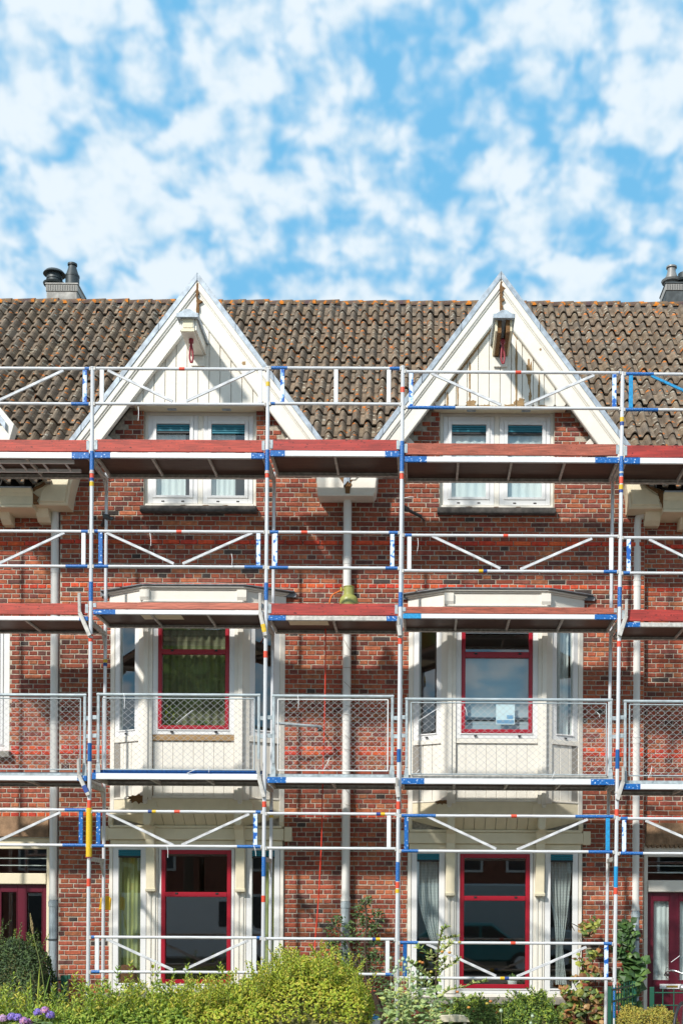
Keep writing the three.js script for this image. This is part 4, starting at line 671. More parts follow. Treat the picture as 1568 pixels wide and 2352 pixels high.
// doors
doorSet(HA, { ...dA, y0: 0.05, y1: vy(60, 1924, zD), trans: [vy(60, 2006, zD), vy(60, 1950, zD)], yTop: vy(60, 2031, zD), gy0: vy(60, 2230, zD), gy1: vy(60, 2047, zD), panes: [[ux(1, 2100, zD), ux(40, 2100, zD)], [ux(60, 2100, zD), ux(98, 2100, zD)]], mat: M.creamOld, lx0: dA.x0 - 0.04, lx1: dA.x1 - 0.004, ly0: vy(60, 1922, -0.1), ly1: vy(60, 1875, -0.1) });
doorSet(HB, { ...dB, y0: 0.05, y1: vy(1520, 1942, zD), trans: [vy(1520, 2022, zD), vy(1520, 1968, zD)], yTop: vy(1520, 2049, zD), gy0: vy(1520, 2253, zD), gy1: vy(1520, 2068, zD), panes: [[ux(1498, 2150, zD), ux(1537, 2150, zD)], [ux(1558, 2150, zD), ux(1597, 2150, zD)]], curtains: true, letterbox: [ux(1514, 2266, zD), vy(1530, 2266, zD)], mat: M.cream, lx0: dB.x0 + 0.004, lx1: dB.x1 + 0.04, ly0: vy(1520, 1941, -0.1), ly1: vy(1520, 1890, -0.1), scallop: true });
// first floor window beside the drainpipe of the house with the green curtains
{ const [x0, y0, x1, y1] = openA[1], r = windowIn(HA, null, { x0: x0 + 0.002, x1: x1 - 0.002, y0: y0 + 0.002, y1: y1 - 0.002, z: -0.15, fl: 0.09, fb: 0.1, ft: 0.08, frame: M.white, sash: M.white, sw: 0.04 }); part('stone_sill', cbox(x0 - 0.03, y0 - 0.09, -0.2, x1 + 0.03, y0, -0.02, 0.008), M.stoneLight, r.W); }
// gutters with their scrolled feet
eave(HA, { x0: XL, x1: ux(73, 1140, 0.4), yT: vy(40, 1119, 0.42), yB: vy(40, 1165, 0.36), lobe: px([[79, 1159], [155, 1160], [157, 1142], [160, 1125], [169, 1092], [172, 1080], [110, 1080], [104, 1096], [92, 1106], [76, 1113], [67, 1116], [70, 1130], [76, 1150]], 0.3), lobe2: px([[92, 1152], [150, 1153], [152, 1138], [156, 1118], [163, 1088], [125, 1088], [112, 1112], [96, 1128]], 0.31), rot: px([[76, 1131], [84, 1124], [96, 1119], [110, 1110], [120, 1098], [124, 1090], [118, 1090], [108, 1104], [94, 1114], [80, 1120], [72, 1124], [74, 1145], [77, 1158], [90, 1158], [86, 1150], [90, 1142], [84, 1138]].reverse(), 0.31), brackets: [[ux(2, 1170, 0.1), ux(25, 1170, 0.1), vy(10, 1166, 0.1)], [ux(84, 1170, 0.1), ux(114, 1170, 0.1), vy(90, 1160, 0.1)], [ux(-80, 1170, 0.1), ux(-57, 1170, 0.1), vy(10, 1166, 0.1)]] });
eave(HB, { x0: ux(1524, 1140, 0.4), x1: XRR, yT: vy(1555, 1129, 0.42), yB: vy(1555, 1176, 0.36), lobe: px([[1444, 1168], [1521, 1167], [1528, 1150], [1534, 1129], [1520, 1124], [1500, 1117], [1487, 1108], [1480, 1092], [1436, 1092], [1438, 1110], [1443, 1142]], 0.3), lobe2: px([[1451, 1160], [1512, 1160], [1516, 1142], [1498, 1132], [1482, 1120], [1470, 1104], [1466, 1098], [1443, 1098], [1449, 1140]], 0.31), rot: px([[1521, 1166], [1526, 1150], [1532, 1131], [1518, 1128], [1500, 1121], [1486, 1112], [1478, 1100], [1473, 1100], [1484, 1116], [1498, 1126], [1510, 1133], [1512, 1146], [1518, 1156]].reverse(), 0.31), brackets: [[ux(1480, 1170, 0.1), ux(1516, 1170, 0.1), vy(1500, 1168, 0.1)], [ux(1560, 1175, 0.1), ux(1585, 1175, 0.1), vy(1560, 1176, 0.1)]] });
// box gutter in the valley between the gables
{ const G = sub('valley_gutter', HA);
  const l = px([[729, 1136], [796, 1137], [796, 1072], [724, 1072], [727, 1105]], 0.3), r = px([[798, 1137], [856, 1137], [862, 1130], [866, 1092], [867, 1072], [798, 1072]], 0.3);
  for (const q of [l, r]) part('box', slab(q, -0.02, 0.28, 0.014), M.cream, G);
  part('rim', [slab(px([[731, 1139], [857, 1139], [857, 1133.5], [731, 1133.5]], 0.3), 0.03, 0.30, 0.006)], M.cream, G);
  part('rotten_wood', slab(px([[774, 1072], [776, 1092], [786, 1106], [792, 1118], [793, 1134], [803, 1134], [804, 1120], [808, 1112], [805, 1106], [812, 1098], [818, 1086], [820, 1072]].reverse(), 0.3), 0.27, 0.292, 0.004), M.rot, G);
  part('gap', slab(px([[790, 1080], [795, 1104], [797, 1134], [799, 1134], [799, 1104], [806, 1080]].reverse(), 0.3), 0.28, 0.296, 0), M.rot, G);
}
drain(HA, 125, 1158, 126.5, 2067, 2352, -0.03);
drain(HA, 798, 1138, 794, 2070, 2352, 0.085);
drain(HB, 1465, 1190, 1455, 2092, 2352, -0.03, 0.14);
const slate = std([0.10, 0.115, 0.12], 0.8, { map: scaled(texStone, 1.5) }), potDark = std([0.055, 0.07, 0.075], 0.5, { metalness: 0.2, map: scaled(texGrain, 3) }), potGrey = std([0.30, 0.30, 0.29], 0.5, { metalness: 0.3, map: scaled(texGrain, 3) });
chimney(HA, 'chimney', 107.5, 178, 650, std([0.55, 0.53, 0.49], 0.85, { map: scaled(texStone, 1.2) }), std([0.38, 0.37, 0.34], 0.8), [
  { u: 126, vb: 652, mat: potDark, prof: [[0.12, 0, 0.09], [0.175, 0.09, 0.025, 0.19], [0.125, 0.115, 0.07], [0.135, 0.185, 0.09, 0.125], [0.19, 0.275, 0.03, 0.17], [0.17, 0.305, 0.02, 0.15]] },
  { u: 167, vb: 652, mat: potDark, prof: [[0.12, 0, 0.09], [0.115, 0.09, 0.14], [0.12, 0.23, 0.03], [0.11, 0.26, 0.11, 0.075], [0.075, 0.37, 0.06, 0.06], [0.08, 0.43, 0.03]] },
  { u: 146, vb: 652, mat: potDark, prof: [[0.09, 0, 0.02]] }]);
chimney(HB, 'chimney', 1529, 1600, 648, slate, std([0.35, 0.34, 0.32], 0.8), [
  { u: 1541, vb: 650, mat: potGrey, prof: [[0.10, 0, 0.12], [0.16, 0.12, 0.03, 0.175], [0.11, 0.15, 0.06], [0.10, 0.21, 0.10, 0.07], [0.07, 0.31, 0.06], [0.09, 0.37, 0.025]] },
  { u: 1572, vb: 650, mat: potDark, prof: [[0.10, 0, 0.12], [0.16, 0.12, 0.03, 0.175], [0.12, 0.15, 0.12]] }]);

// ---------------------------------------------------------------- the scaffold
const SC = thing('scaffold', 'aluminium scaffold with red toe boards and blue paint bands before the houses', 'scaffold', [at(600, 2300, ZF).x, 0, ZF]);
const SU = [[-92, 844, -103, 2310], [213.5, 844, 202.5, 2310], [616, 843, 604, 2200], [925, 842, 911, 2200], [1429, 856, 1409, 2340], [1736, 860, 1716, 2340]];
const sp = (i, v, z = ZF) => { const [u0, v0, u1, v1] = SU[i], p = at(u0 + (u1 - u0) * (v - v0) / (v1 - v0), v, ZF); p.z = z; return p; };
const bands = {
  1: [['b', 1037, 1080], ['r', 1083, 1098], ['n', 1098, 1105], ['y', 1107, 1117], ['b', 1337, 1381], ['r', 1457, 1474], ['s', 1707, 1749], ['r', 1838, 1856], ['y', 1856, 1968], ['r', 2018, 2036]],
  2: [['y', 878, 888], ['b', 1034, 1081], ['r', 1083, 1098], ['b', 1339, 1379], ['r', 1496, 1511], ['r', 1841, 1854], ['b', 1968, 2013], ['r', 2057, 2072]],
  3: [['r', 890, 902], ['b', 1014, 1084], ['r', 1086, 1101], ['b', 1361, 1394], ['r', 1464, 1480], ['s', 1721, 1751], ['r', 1841, 1859], ['b', 1980, 2024], ['r', 2026, 2040], ['y', 2042, 2051]],
  4: [['y', 959, 969], ['n', 970, 978], ['b', 1049, 1094], ['r', 1096, 1111], ['y', 1114, 1125], ['n', 1125, 1132], ['b', 1349, 1394], ['r', 1473, 1486], ['s', 1722, 1766], ['r', 1859, 1874], ['c', 1990, 2038], ['r', 2039, 2054], ['b', 2268, 2338]],
};
const BM = { b: M.blue, r: M.tapeRed, n: M.tapeNavy, y: M.tapeYellow, s: M.blueSolid, c: M.cyan, p: M.blueWorn, w: M.blueWorn };
const RS = 0.0245, topPlat = [1040, 1040, 1038, 1050, 1053, 1053];
for (let i = 0; i < 6; i++) {
  const t = sp(i, SU[i][1]), g = sp(i, 2385); g.y = 0.03;
  const st = part('standard', [tube(g, t, RS, 16), tube(t.clone().setY(t.y - 0.012), t.clone().setY(t.y + 0.004), RS + 0.003, 16)], M.tube, SC);
  part('base_plate', cbox(g.x - 0.075, 0.0, ZF - 0.075, g.x + 0.075, 0.012, ZF + 0.075), M.aluDull, SC);
  for (const [k, a, b] of bands[i] ?? []) part('band', tube(sp(i, b), sp(i, a), RS + 0.0022 + (k === 'y' && b - a > 50 ? 0.012 : 0), 16), BM[k], st);
  // couplings with locking rings
  for (const v of [1084, 1462, 1818]) part('collar', tube(sp(i, v + 4), sp(i, v), RS + 0.006, 16), M.aluDull, st);
  const rt = sp(i, topPlat[i], ZR), rg = g.clone().setZ(ZR); const rs = part('standard', tube(rg, rt, RS * 0.93, 14), M.tube, SC);
  part('base_plate', cbox(rg.x - 0.075, 0.0, ZR - 0.075, rg.x + 0.075, 0.012, ZR + 0.075), M.aluDull, SC);
  if (i === 1) { part('band', tube(sp(i, 1504, ZR), sp(i, 1496, ZR), RS + 0.002, 14), M.tapeNavy, rs); part('band', tube(sp(i, 1496, ZR), sp(i, 1488, ZR), RS + 0.002, 14), M.tapeYellow, rs); }
  if (i === 2) { part('band', tube(sp(i, 1868, ZR), sp(i, 1860, ZR), RS + 0.002, 14), M.tapeYellow, rs); part('band', tube(sp(i, 1860, ZR), sp(i, 1850, ZR), RS + 0.002, 14), M.tapeNavy, rs); }
}
// platforms: [bay, beam top and bottom pixel rows, toe board rows or null, toe material, beam blue ends, level]
const aY = (i, v) => (vy((SU[i][0] + SU[i + 1][0]) / 2, v, ZF));
function platform(i, bt, bb, tt, tb, toe, o = {}) {
  const P = sub('platform', SC), vm = (bt + bb) / 2, a = sp(i, vm), b = sp(i + 1, vm), x0 = a.x + 0.035, x1 = b.x - 0.035, y1 = aY(i, bt), y0 = aY(i, bb);
  part('beam', cbox(x0, y0, ZF - 0.025, x1, y1, ZF + 0.012, 0.006), o.dull ? M.aluDull : M.alu, P);
  part('beam', [cbox(x0, y0 - 0.004, ZR - 0.02, x1, y0 + 0.055, ZR + 0.012, 0.005), cbox(x0, y0 - 0.006, ZR + 0.0125, x1, y0 + 0.004, ZR + 0.05, 0.002)], M.aluDull, P);
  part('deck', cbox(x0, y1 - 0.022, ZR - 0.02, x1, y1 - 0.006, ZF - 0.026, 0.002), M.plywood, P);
  const n = Math.round((x1 - x0) / 0.7); for (let k = 1; k < n; k++) part('cross_member', cbox(mixf(x0, x1, k / n) - 0.014, y0 + 0.004, ZR + 0.051, mixf(x0, x1, k / n) + 0.014, y1 - 0.023, ZF - 0.026, 0.003), M.aluDull, P);
  for (const e of [0, 1]) part('end_beam', cbox(e ? x1 - 0.03 : x0, y0 + 0.002, ZR + 0.013, e ? x1 : x0 + 0.03, y1 - 0.023, ZF - 0.026, 0.003), M.aluDull, P);
  for (const [e, L, k] of o.paint ?? [[0, 0.2, 's'], [1, 0.2, 's']]) part('paint_band', cbox(e ? x1 - L : x0 - 0.001, y0 - 0.001, ZF - 0.02, e ? x1 + 0.001 : x0 + L, y1 + 0.001, ZF + 0.0135, 0.003), k === 's' ? M.blue : BM[k], P);
  if (o.patch) part('patch', cbox(mixf(x0, x1, o.patch[0]), y1 - 0.0245, mixf(ZR, ZF, 0.45), mixf(x0, x1, o.patch[1]), y1 - 0.0225, mixf(ZR, ZF, 0.8), 0.0005), M.creamOld, P);
  if (o.lip) part('edge_profile', [cbox(x0, y1 + 0.002, ZF - 0.05, x1, y1 + 0.008, ZF + 0.008, 0.001), cbox(x0, y1 + 0.009, ZF - 0.05, x1, y1 + 0.05, ZF - 0.045, 0.001)], o.lip, P);
  if (toe) {
    const t1 = aY(i, tt), t0 = aY(i, tb), T = part('toe_board', cbox(x0 + 0.012, t0, ZF - 0.03, x1 - 0.012, t1, ZF + 0.002, 0.004), toe, P);
    for (const e of [0, 1]) part('toe_bracket', cbox(e ? x1 - 0.035 : x0 - 0.004, t0 + 0.02, ZF + 0.0022, e ? x1 + 0.004 : x0 + 0.035, t1 - 0.01, ZF + 0.008, 0.002), M.galv, P);
  }
}
const P1 = M.toe, P2 = M.toeDark;
platform(0, 1039, 1053, 1010, 1036.6, P1, { paint: [[1, 0.22, 's']] });
platform(1, 1040.5, 1053, 1010, 1037.5, P1, { paint: [[0, 0.2, 's'], [1, 0.17, 's']] });
platform(2, 1036, 1049, 1009.5, 1035, P2, { paint: [[0, 0.19, 's'], [1, 0.18, 's']] });
platform(3, 1050, 1062.5, 1019, 1045.5, M.toeOld, { paint: [[0, 0.28, 's'], [1, 0.3, 's']] });
platform(4, 1052.5, 1066, 1023.5, 1051, P2, { paint: [[0, 0.2, 's']] });
platform(0, 1415.5, 1425, 1385.5, 1411, P1, { paint: [[1, 0.11, 's']] });
platform(1, 1401.5, 1412, 1384, 1399.5, M.toeFaded, { paint: [[0, 0.28, 's']], patch: [0.26, 0.5] });
platform(2, 1415, 1426, 1386.5, 1413, P2, { dull: true, paint: [[0, 0.22, 's'], [1, 0.14, 's']], patch: [0.14, 0.45] });
platform(3, 1411, 1422, 1394.5, 1409.5, M.toeOld, { paint: [[0, 0.23, 'c'], [1, 0.28, 'b']] });
platform(4, 1430.5, 1441, 1400.5, 1427, P2, { paint: [[0, 0.23, 's']], dull: true });
platform(0, 1781.5, 1793, 0, 0, null, { paint: [[1, 0.12, 's']], lip: M.galv });
platform(1, 1777, 1791, 0, 0, null, { paint: [[0, 0.05, 'b']], lip: M.blueSolid });
platform(2, 1786, 1799, 0, 0, null, { paint: [[0, 0.24, 's'], [1, 0.0, 's']].slice(0, 1), lip: M.galv });
platform(3, 1789, 1802, 0, 0, null, { paint: [[0, 0.29, 's'], [1, 0.3, 's']], lip: M.aluDull });
platform(4, 1801.5, 1814, 0, 0, null, { paint: [[0, 0.26, 's']], lip: M.galv });
// transoms between front and rear standards
for (let i = 0; i < 6; i++) for (const v of [1058, 1428, 1803, ...(i ? [1972] : [])]) {
  const p = sp(i, v), w = v === 1972 ? 0.03 : 0.045;
  part('transom', cbox(p.x - w / 2, p.y - 0.03, ZR + 0.02, p.x + w / 2, p.y + 0.028, ZF - 0.02, 0.006), M.aluDull, SC);
  part('gusset', slab([[0, 0], [0.16, 0.16], [0.16, 0.19], [0, 0.19]].map(([a, b]) => [a, b]), -0.004, 0.004, 0.001).rotateY(-Math.PI / 2).translate(p.x, p.y - 0.215, ZR + 0.02), M.aluDull, SC);
}
// side lugs that carry the platforms of the end frames
for (const [i, v0, v1, du, band] of [[1, 1362, 1462, -27, 0], [2, 1362, 1462, -14, 1], [4, 1376, 1462, 16, 0], [1, 1743, 1828, -26, 2], [2, 1743, 1832, -14, 0], [4, 1760, 1838, 14, 0], [3, 1415, 1462, -4, 0], [3, 1786, 1832, -4, 0]]) {
  const b = sp(i, v1), t = at(SU[i][0] + (SU[i][2] - SU[i][0]) * (v0 - SU[i][1]) / (SU[i][3] - SU[i][1]) + du, v0, ZF + 0.06), m = t.clone().lerp(b, 0.45); m.x = t.x; b.z = ZF + 0.04;
  const L = part('bracket', [bar(t, m, 0.036, 0.03), bar(m, b, 0.05, 0.03)], M.aluDull, SC); if (band) part('band', bar(m.clone().lerp(b, 0.5), m.clone().lerp(b, 0.85), 0.054, 0.034), band === 1 ? M.tapeYellow : M.tapeNavy, L);
}
// guard rails: bay, rows of top rail at both ends, rows of lower rail, uprights (u), braces (u,v,u,v)
function guard(i, t, b, ups, braces, marks = [], paint = []) {
  const R = sub('guard_rail', SC), zz = ZF - 0.004, e = (k, v) => { const p = sp(k, v); p.x += k === i ? 0.032 : -0.032; p.z = zz; return p; };
  const tm = (t[0] + t[1]) / 2, bm = (b[0] + b[1]) / 2, ta = e(i, tm), tb = e(i + 1, tm), ba = e(i, bm), bb = e(i + 1, bm);
  const um = (SU[i][0] + SU[i + 1][0]) / 2; ta.y = tb.y = vy(um, tm, ZF); ba.y = bb.y = vy(um, bm, ZF);
  part('rail', tube(ta, tb, 0.0195, 14), M.tube, R); part('rail', tube(ba, bb, 0.0195, 14), M.tube, R);
  for (const [q, sd] of [[ta, -1], [tb, 1], [ba, -1], [bb, 1]]) part('end_lug', [cbox(q.x - 0.012 + sd * 0.004, q.y - 0.03, zz - 0.02, q.x + 0.012 + sd * 0.004, q.y + 0.016, zz + 0.028, 0.004)], M.aluDull, R);
  for (const [u, k] of ups) { const p = at(u, tm, zz); part('upright', cbox(p.x - 0.026, ba.y + 0.018, zz - 0.012, p.x + 0.026, ta.y - 0.018, zz + 0.012, 0.004), k ? BM[k] : M.alu, R); }
  for (const [u0, v0, u1, v1, k] of braces) { const p = at(u0, v0, zz), q = at(u1, v1, zz); part('brace', bar(p, q, 0.034, 0.022, 0.004), k ? BM[k] : M.tube, R); }
  for (const [w, u0, u1, k] of marks) { const y = w ? ba.y : ta.y, x0 = ux(u0, w ? bm : tm, zz), x1 = ux(u1, w ? bm : tm, zz); part('band', tube(V(x0, y, zz), V(x1, y, zz), 0.0212, 14), BM[k], R); }
}
guard(0, [846, 846], [927, 927], [[196, 'w'], [-75]], [[0, 919, 147, 851]], [[0, 196, 206, 'b'], [1, 165, 206, 'b']]);
guard(1, [847, 847], [928, 928], [[235], [598]], [[248, 851, 397, 922], [428, 922, 585, 850]], [[0, 412, 425, 'r']]);
guard(2, [845, 846], [926, 929], [[649, 'w'], [772], [893]], [], [[0, 622, 660, 'b'], [0, 895, 918, 'b'], [1, 622, 632, 'b']]);
guard(3, [851, 859], [933, 941], [[944, 'w'], [1410, 'p']], [[990, 858, 1150, 930], [1204, 931, 1364, 862]], [[0, 1183, 1196, 'r'], [1, 936, 1045, 'b'], [0, 1420, 1424, 'b']]);
guard(4, [859, 860], [941, 942], [[1448, 'c'], [1700]], [[1494, 863, 1568, 897, 'c'], [1568, 897, 1600, 912, 'c']], [[0, 1434, 1500, 'b'], [1, 1434, 1510, 'b']]);
guard(0, [1220, 1220], [1300, 1300], [[193], [-75]], [[0, 1294, 149, 1224]], [[0, 188, 205, 'b'], [1, 152, 205, 'b']]);
guard(1, [1220.5, 1221.5], [1301, 1302], [[232, 'b'], [594, 'w']], [[245, 1224, 400, 1295], [420, 1295, 580, 1224]], [[0, 406, 418, 'r'], [0, 218, 226, 'b'], [1, 218, 250, 'b'], [1, 562, 606, 'b']]);
guard(2, [1221, 1224.5], [1303, 1305.5], [[633, 'w'], [901, 'w']], [], [[0, 692, 706, 'r'], [0, 620, 640, 'b'], [0, 893, 915, 'b'], [1, 620, 662, 'b'], [1, 885, 915, 'b']]);
guard(3, [1227, 1234], [1309, 1315], [[940], [1403]], [[991, 1231, 1149, 1306], [1194, 1308, 1359, 1237]], [[0, 1155, 1166, 'r'], [1, 1099, 1109, 'y'], [1, 1109, 1118, 'n'], [0, 930, 945, 'b'], [1, 1385, 1417, 'b']]);
guard(4, [1235.5, 1236], [1316.5, 1317], [[1443, 'w'], [1700]], [[1489, 1239, 1568, 1278], [1568, 1278, 1600, 1294]], [[1, 1430, 1445, 'b']]);
guard(0, [1859.5, 1860], [1940.5, 1941], [[187, 'b'], [-75]], [[0, 1930, 140, 1866]], [[0, 150, 198, 'b'], [1, 145, 198, 'b']]);
guard(1, [1863, 1865.5], [1942, 1945.5], [[227, 'b'], [587, 'w']], [[245, 1868, 400, 1942], [418, 1941, 573, 1870]], [[0, 341, 350, 'n'], [0, 350, 359, 'y'], [0, 401, 414, 'r'], [0, 588, 600, 'b'], [1, 208, 240, 'b'], [1, 545, 600, 'b']]);
guard(2, [1868, 1870.5], [1947, 1950.5], [[893]], [], [[0, 864, 874, 'n'], [0, 874, 884, 'y']]);
guard(3, [1871, 1878], [1952, 1959.5], [[933, 'b'], [1395, 'c']], [[980, 1875, 1139, 1950], [1186, 1952, 1349, 1882]], [[0, 1173, 1186, 'r'], [0, 922, 1000, 'b'], [0, 1320, 1408, 'b'], [1, 922, 960, 'b'], [1, 1350, 1405, 'b']]);
guard(4, [1880.5, 1881], [1960.5, 1961], [[1432.5, 'w'], [1690]], [[1481, 1885, 1568, 1923], [1568, 1923, 1600, 1937]], [[0, 1424, 1440, 'b'], [1, 1424, 1475, 'b']]);
guard(1, [2152, 2154.5], [2232, 2234], [[224], [585]], [[245, 2157, 398, 2228], [422, 2228, 570, 2160]], [[0, 211, 218, 'b'], [1, 211, 230, 'b'], [0, 590, 600, 'b']]);
guard(2, [2155.5, 2158], [2236, 2239], [[890]], [], [[0, 855, 863, 'n'], [0, 863, 873, 'y'], [1, 885, 905, 'b']]);
guard(3, [2162, 2170.5], [2243, 2251.5], [[930, 's'], [1391.5, 'p']], [[979, 2168, 1139, 2242], [1186, 2243, 1346, 2175]], [[0, 1172, 1183, 'r'], [1, 1148, 1158, 'y'], [1, 1158, 1168, 'n'], [0, 918, 960, 'b'], [0, 1385, 1404, 'b']]);
// mesh panels: bay, top row, frame rows, u of the ends
function meshPanel(i, vt, f0, f1, u0, u1) {
  const R = sub('mesh_panel', SC), z = ZF - 0.012, um = (u0 + u1) / 2, yT = vy(um, vt, z), y1 = vy(um, f0, z), y0 = vy(um, f1, z), x0 = ux(u0, f1, z), x1 = ux(u1, f1, z);
  part('top_tube', tube(V(x0 - 0.02, yT, z), V(x1 + 0.02, yT, z), 0.02, 14), M.galv, R);
  for (const [x, sd] of [[x0, -1], [x1, 1]]) part('post', [cbox(x - 0.017, y0 + 0.08, z - 0.014, x + 0.017, yT + 0.02, z + 0.014, 0.005), slab([[x - 0.017, y0 + 0.085], [x - 0.028, y0 + 0.02], [x - 0.028, y0 - 0.08], [x + 0.028, y0 - 0.08], [x + 0.028, y0 + 0.02], [x + 0.017, y0 + 0.085]], z - 0.006, z + 0.006, 0.001)], M.galv, R);
  for (const x of [x0, x1]) for (const v of [1648, 1690]) { const y = vy(um, v, z), sd = x === x0 ? -1 : 1; part('hook_plate', cbox(x + sd * 0.018, y - 0.03, z - 0.004, x + sd * 0.075, y + 0.022, z + 0.008, 0.003), M.galv, R); }
  const a = x0 + 0.055, b = x1 - 0.055, W = part('mesh_frame', [tube(V(a, y0, z), V(b, y0, z), 0.0085, 8), tube(V(a, y1, z), V(b, y1, z), 0.0085, 8), tube(V(a, y0, z), V(a, y1, z), 0.0085, 8), tube(V(b, y0, z), V(b, y1, z), 0.0085, 8)], i === 2 ? M.white : M.galv, R);
  const st = 0.094, hh = y1 - y0, w = b - a, sl = 0.86, g = [], jr = rng(i + 900);
  for (const sgn of [-1, 1]) for (let k = -Math.ceil(hh / sl / st) - 1; k * st < w + hh / sl; k++) {
    // a zigzag wire, drawn as a straight diagonal with slight bends where the wires hook
    const off = k * st + (sgn > 0 ? 0 : st / 2); let t0 = 0, t1 = hh / sl; // x = a + off + t (or a + w - off - t)
    const lo = Math.max(t0, -off), hi = Math.min(t1, w - off); if (hi - lo < 0.01) continue;
    const P = (t) => V(sgn > 0 ? a + off + t : b - off - t, y0 + t * sl, z + 0.003 * sgn); let prev = P(lo), t = lo;
    while (t < hi - 1e-4) { const n = Math.min(hi, t + st * 3); const q = P(n); q.x += n < hi ? (jr() - 0.5) * 0.008 : 0; q.y += n < hi ? (jr() - 0.5) * 0.006 : 0; g.push(tube(prev, q, 0.0018, 4, 0.0018, true)); prev = q; t = n; }
  }
  const m = part('wire_mesh', g, M.wire, R); m.userData.kind = 'stuff';
}
meshPanel(0, 1596, 1604, 1767, -88, 195); meshPanel(1, 1596, 1604.5, 1768, 226, 594); meshPanel(2, 1599, 1607, 1770, 628, 900); meshPanel(3, 1607, 1615, 1779, 933, 1401); meshPanel(4, 1611.5, 1619, 1782, 1434, 1712);
// wall ties
part('wall_tie', [tube(at(244, 1186, ZR), at(236, 1207, 0.05), 0.026, 12)], M.iron, SC); part('coupler', [tube(at(238, 1186, ZR + 0.03), at(252, 1188, ZR + 0.03), 0.034, 10), cbox(at(255, 1192, ZR).x - 0.03, at(255, 1192, ZR).y - 0.02, ZR, at(255, 1192, ZR).x + 0.04, at(255, 1192, ZR).y + 0.02, ZR + 0.04)], M.iron, SC);
part('wall_tie', [tube(at(930, 1168, 0.38), at(966, 1186, 0.1), 0.022, 12), tube(at(964, 1185, 0.12), at(974, 1196, 0.0), 0.01, 8)], M.iron, SC); part('coupler', tube(at(927, 1166, 0.40), at(937, 1171, 0.36), 0.034, 12), M.iron, SC);
part('wall_tie', tube(at(634, 1661, ZR), at(738, 1669, 0.32), 0.02, 12), M.galv, SC); part('coupler', [cbox(at(735, 1672, 0.3).x - 0.03, at(735, 1672, 0.3).y - 0.045, 0.26, at(735, 1672, 0.3).x + 0.02, at(735, 1672, 0.3).y + 0.03, 0.34), tube(at(738, 1672, 0.3), at(739, 1676, 0.0), 0.012, 8)], M.black, SC);
part('strap', new THREE.TubeGeometry(new THREE.CatmullRomCurve3([V(-0.04, 0, 0.02), V(-0.02, -0.012, 0.04), V(0.03, -0.016, 0.03), V(0.036, 0, -0.01), V(0, 0.01, -0.035), V(-0.036, 0.004, -0.01)].map((p) => p.add(sp(1, 1968))), true), 24, 0.005, 6), M.hook, SC);
// plastic cable ties left on the rails
{ const ties = [[318, 934, 318, 966, 0], [345, 1224, 347, 1254, 0], [532, 1272, 533, 1298, 0], [285, 1592, 286, 1628, 0], [443, 1631, 406, 1661, 0], [960, 1656, 1006, 1627, 1], [1066, 1624, 1072, 1644, 1], [1370, 1636, 1376, 1648, 0], [684, 1598, 685, 1626, 0], [757, 1740, 744, 1766, 0], [384, 1942, 386, 1970, 0], [583, 1942, 588, 1966, 0], [928, 1144, 950, 1142, 0], [959, 1236, 958, 1266, 0], [1272, 1773, 1266, 1788, 0], [955, 1776, 962, 1768, 0], [430, 1776, 455, 1766, 0], [480, 1774, 478, 1762, 0], [1496, 1760, 1488, 1786, 0], [1540, 2210, 1560, 2195, 0]];
  for (const [a, b, c, d] of ties) { const p = at(a, b, ZF + 0.03), q = at(c, d, ZF + 0.035), m = p.clone().lerp(q, 0.5).add(V(0.008, 0.006, 0.01)); part('cable_tie', new THREE.TubeGeometry(new THREE.CatmullRomCurve3([p, m, q]), 8, 0.0035, 5), M.cable, SC); } }

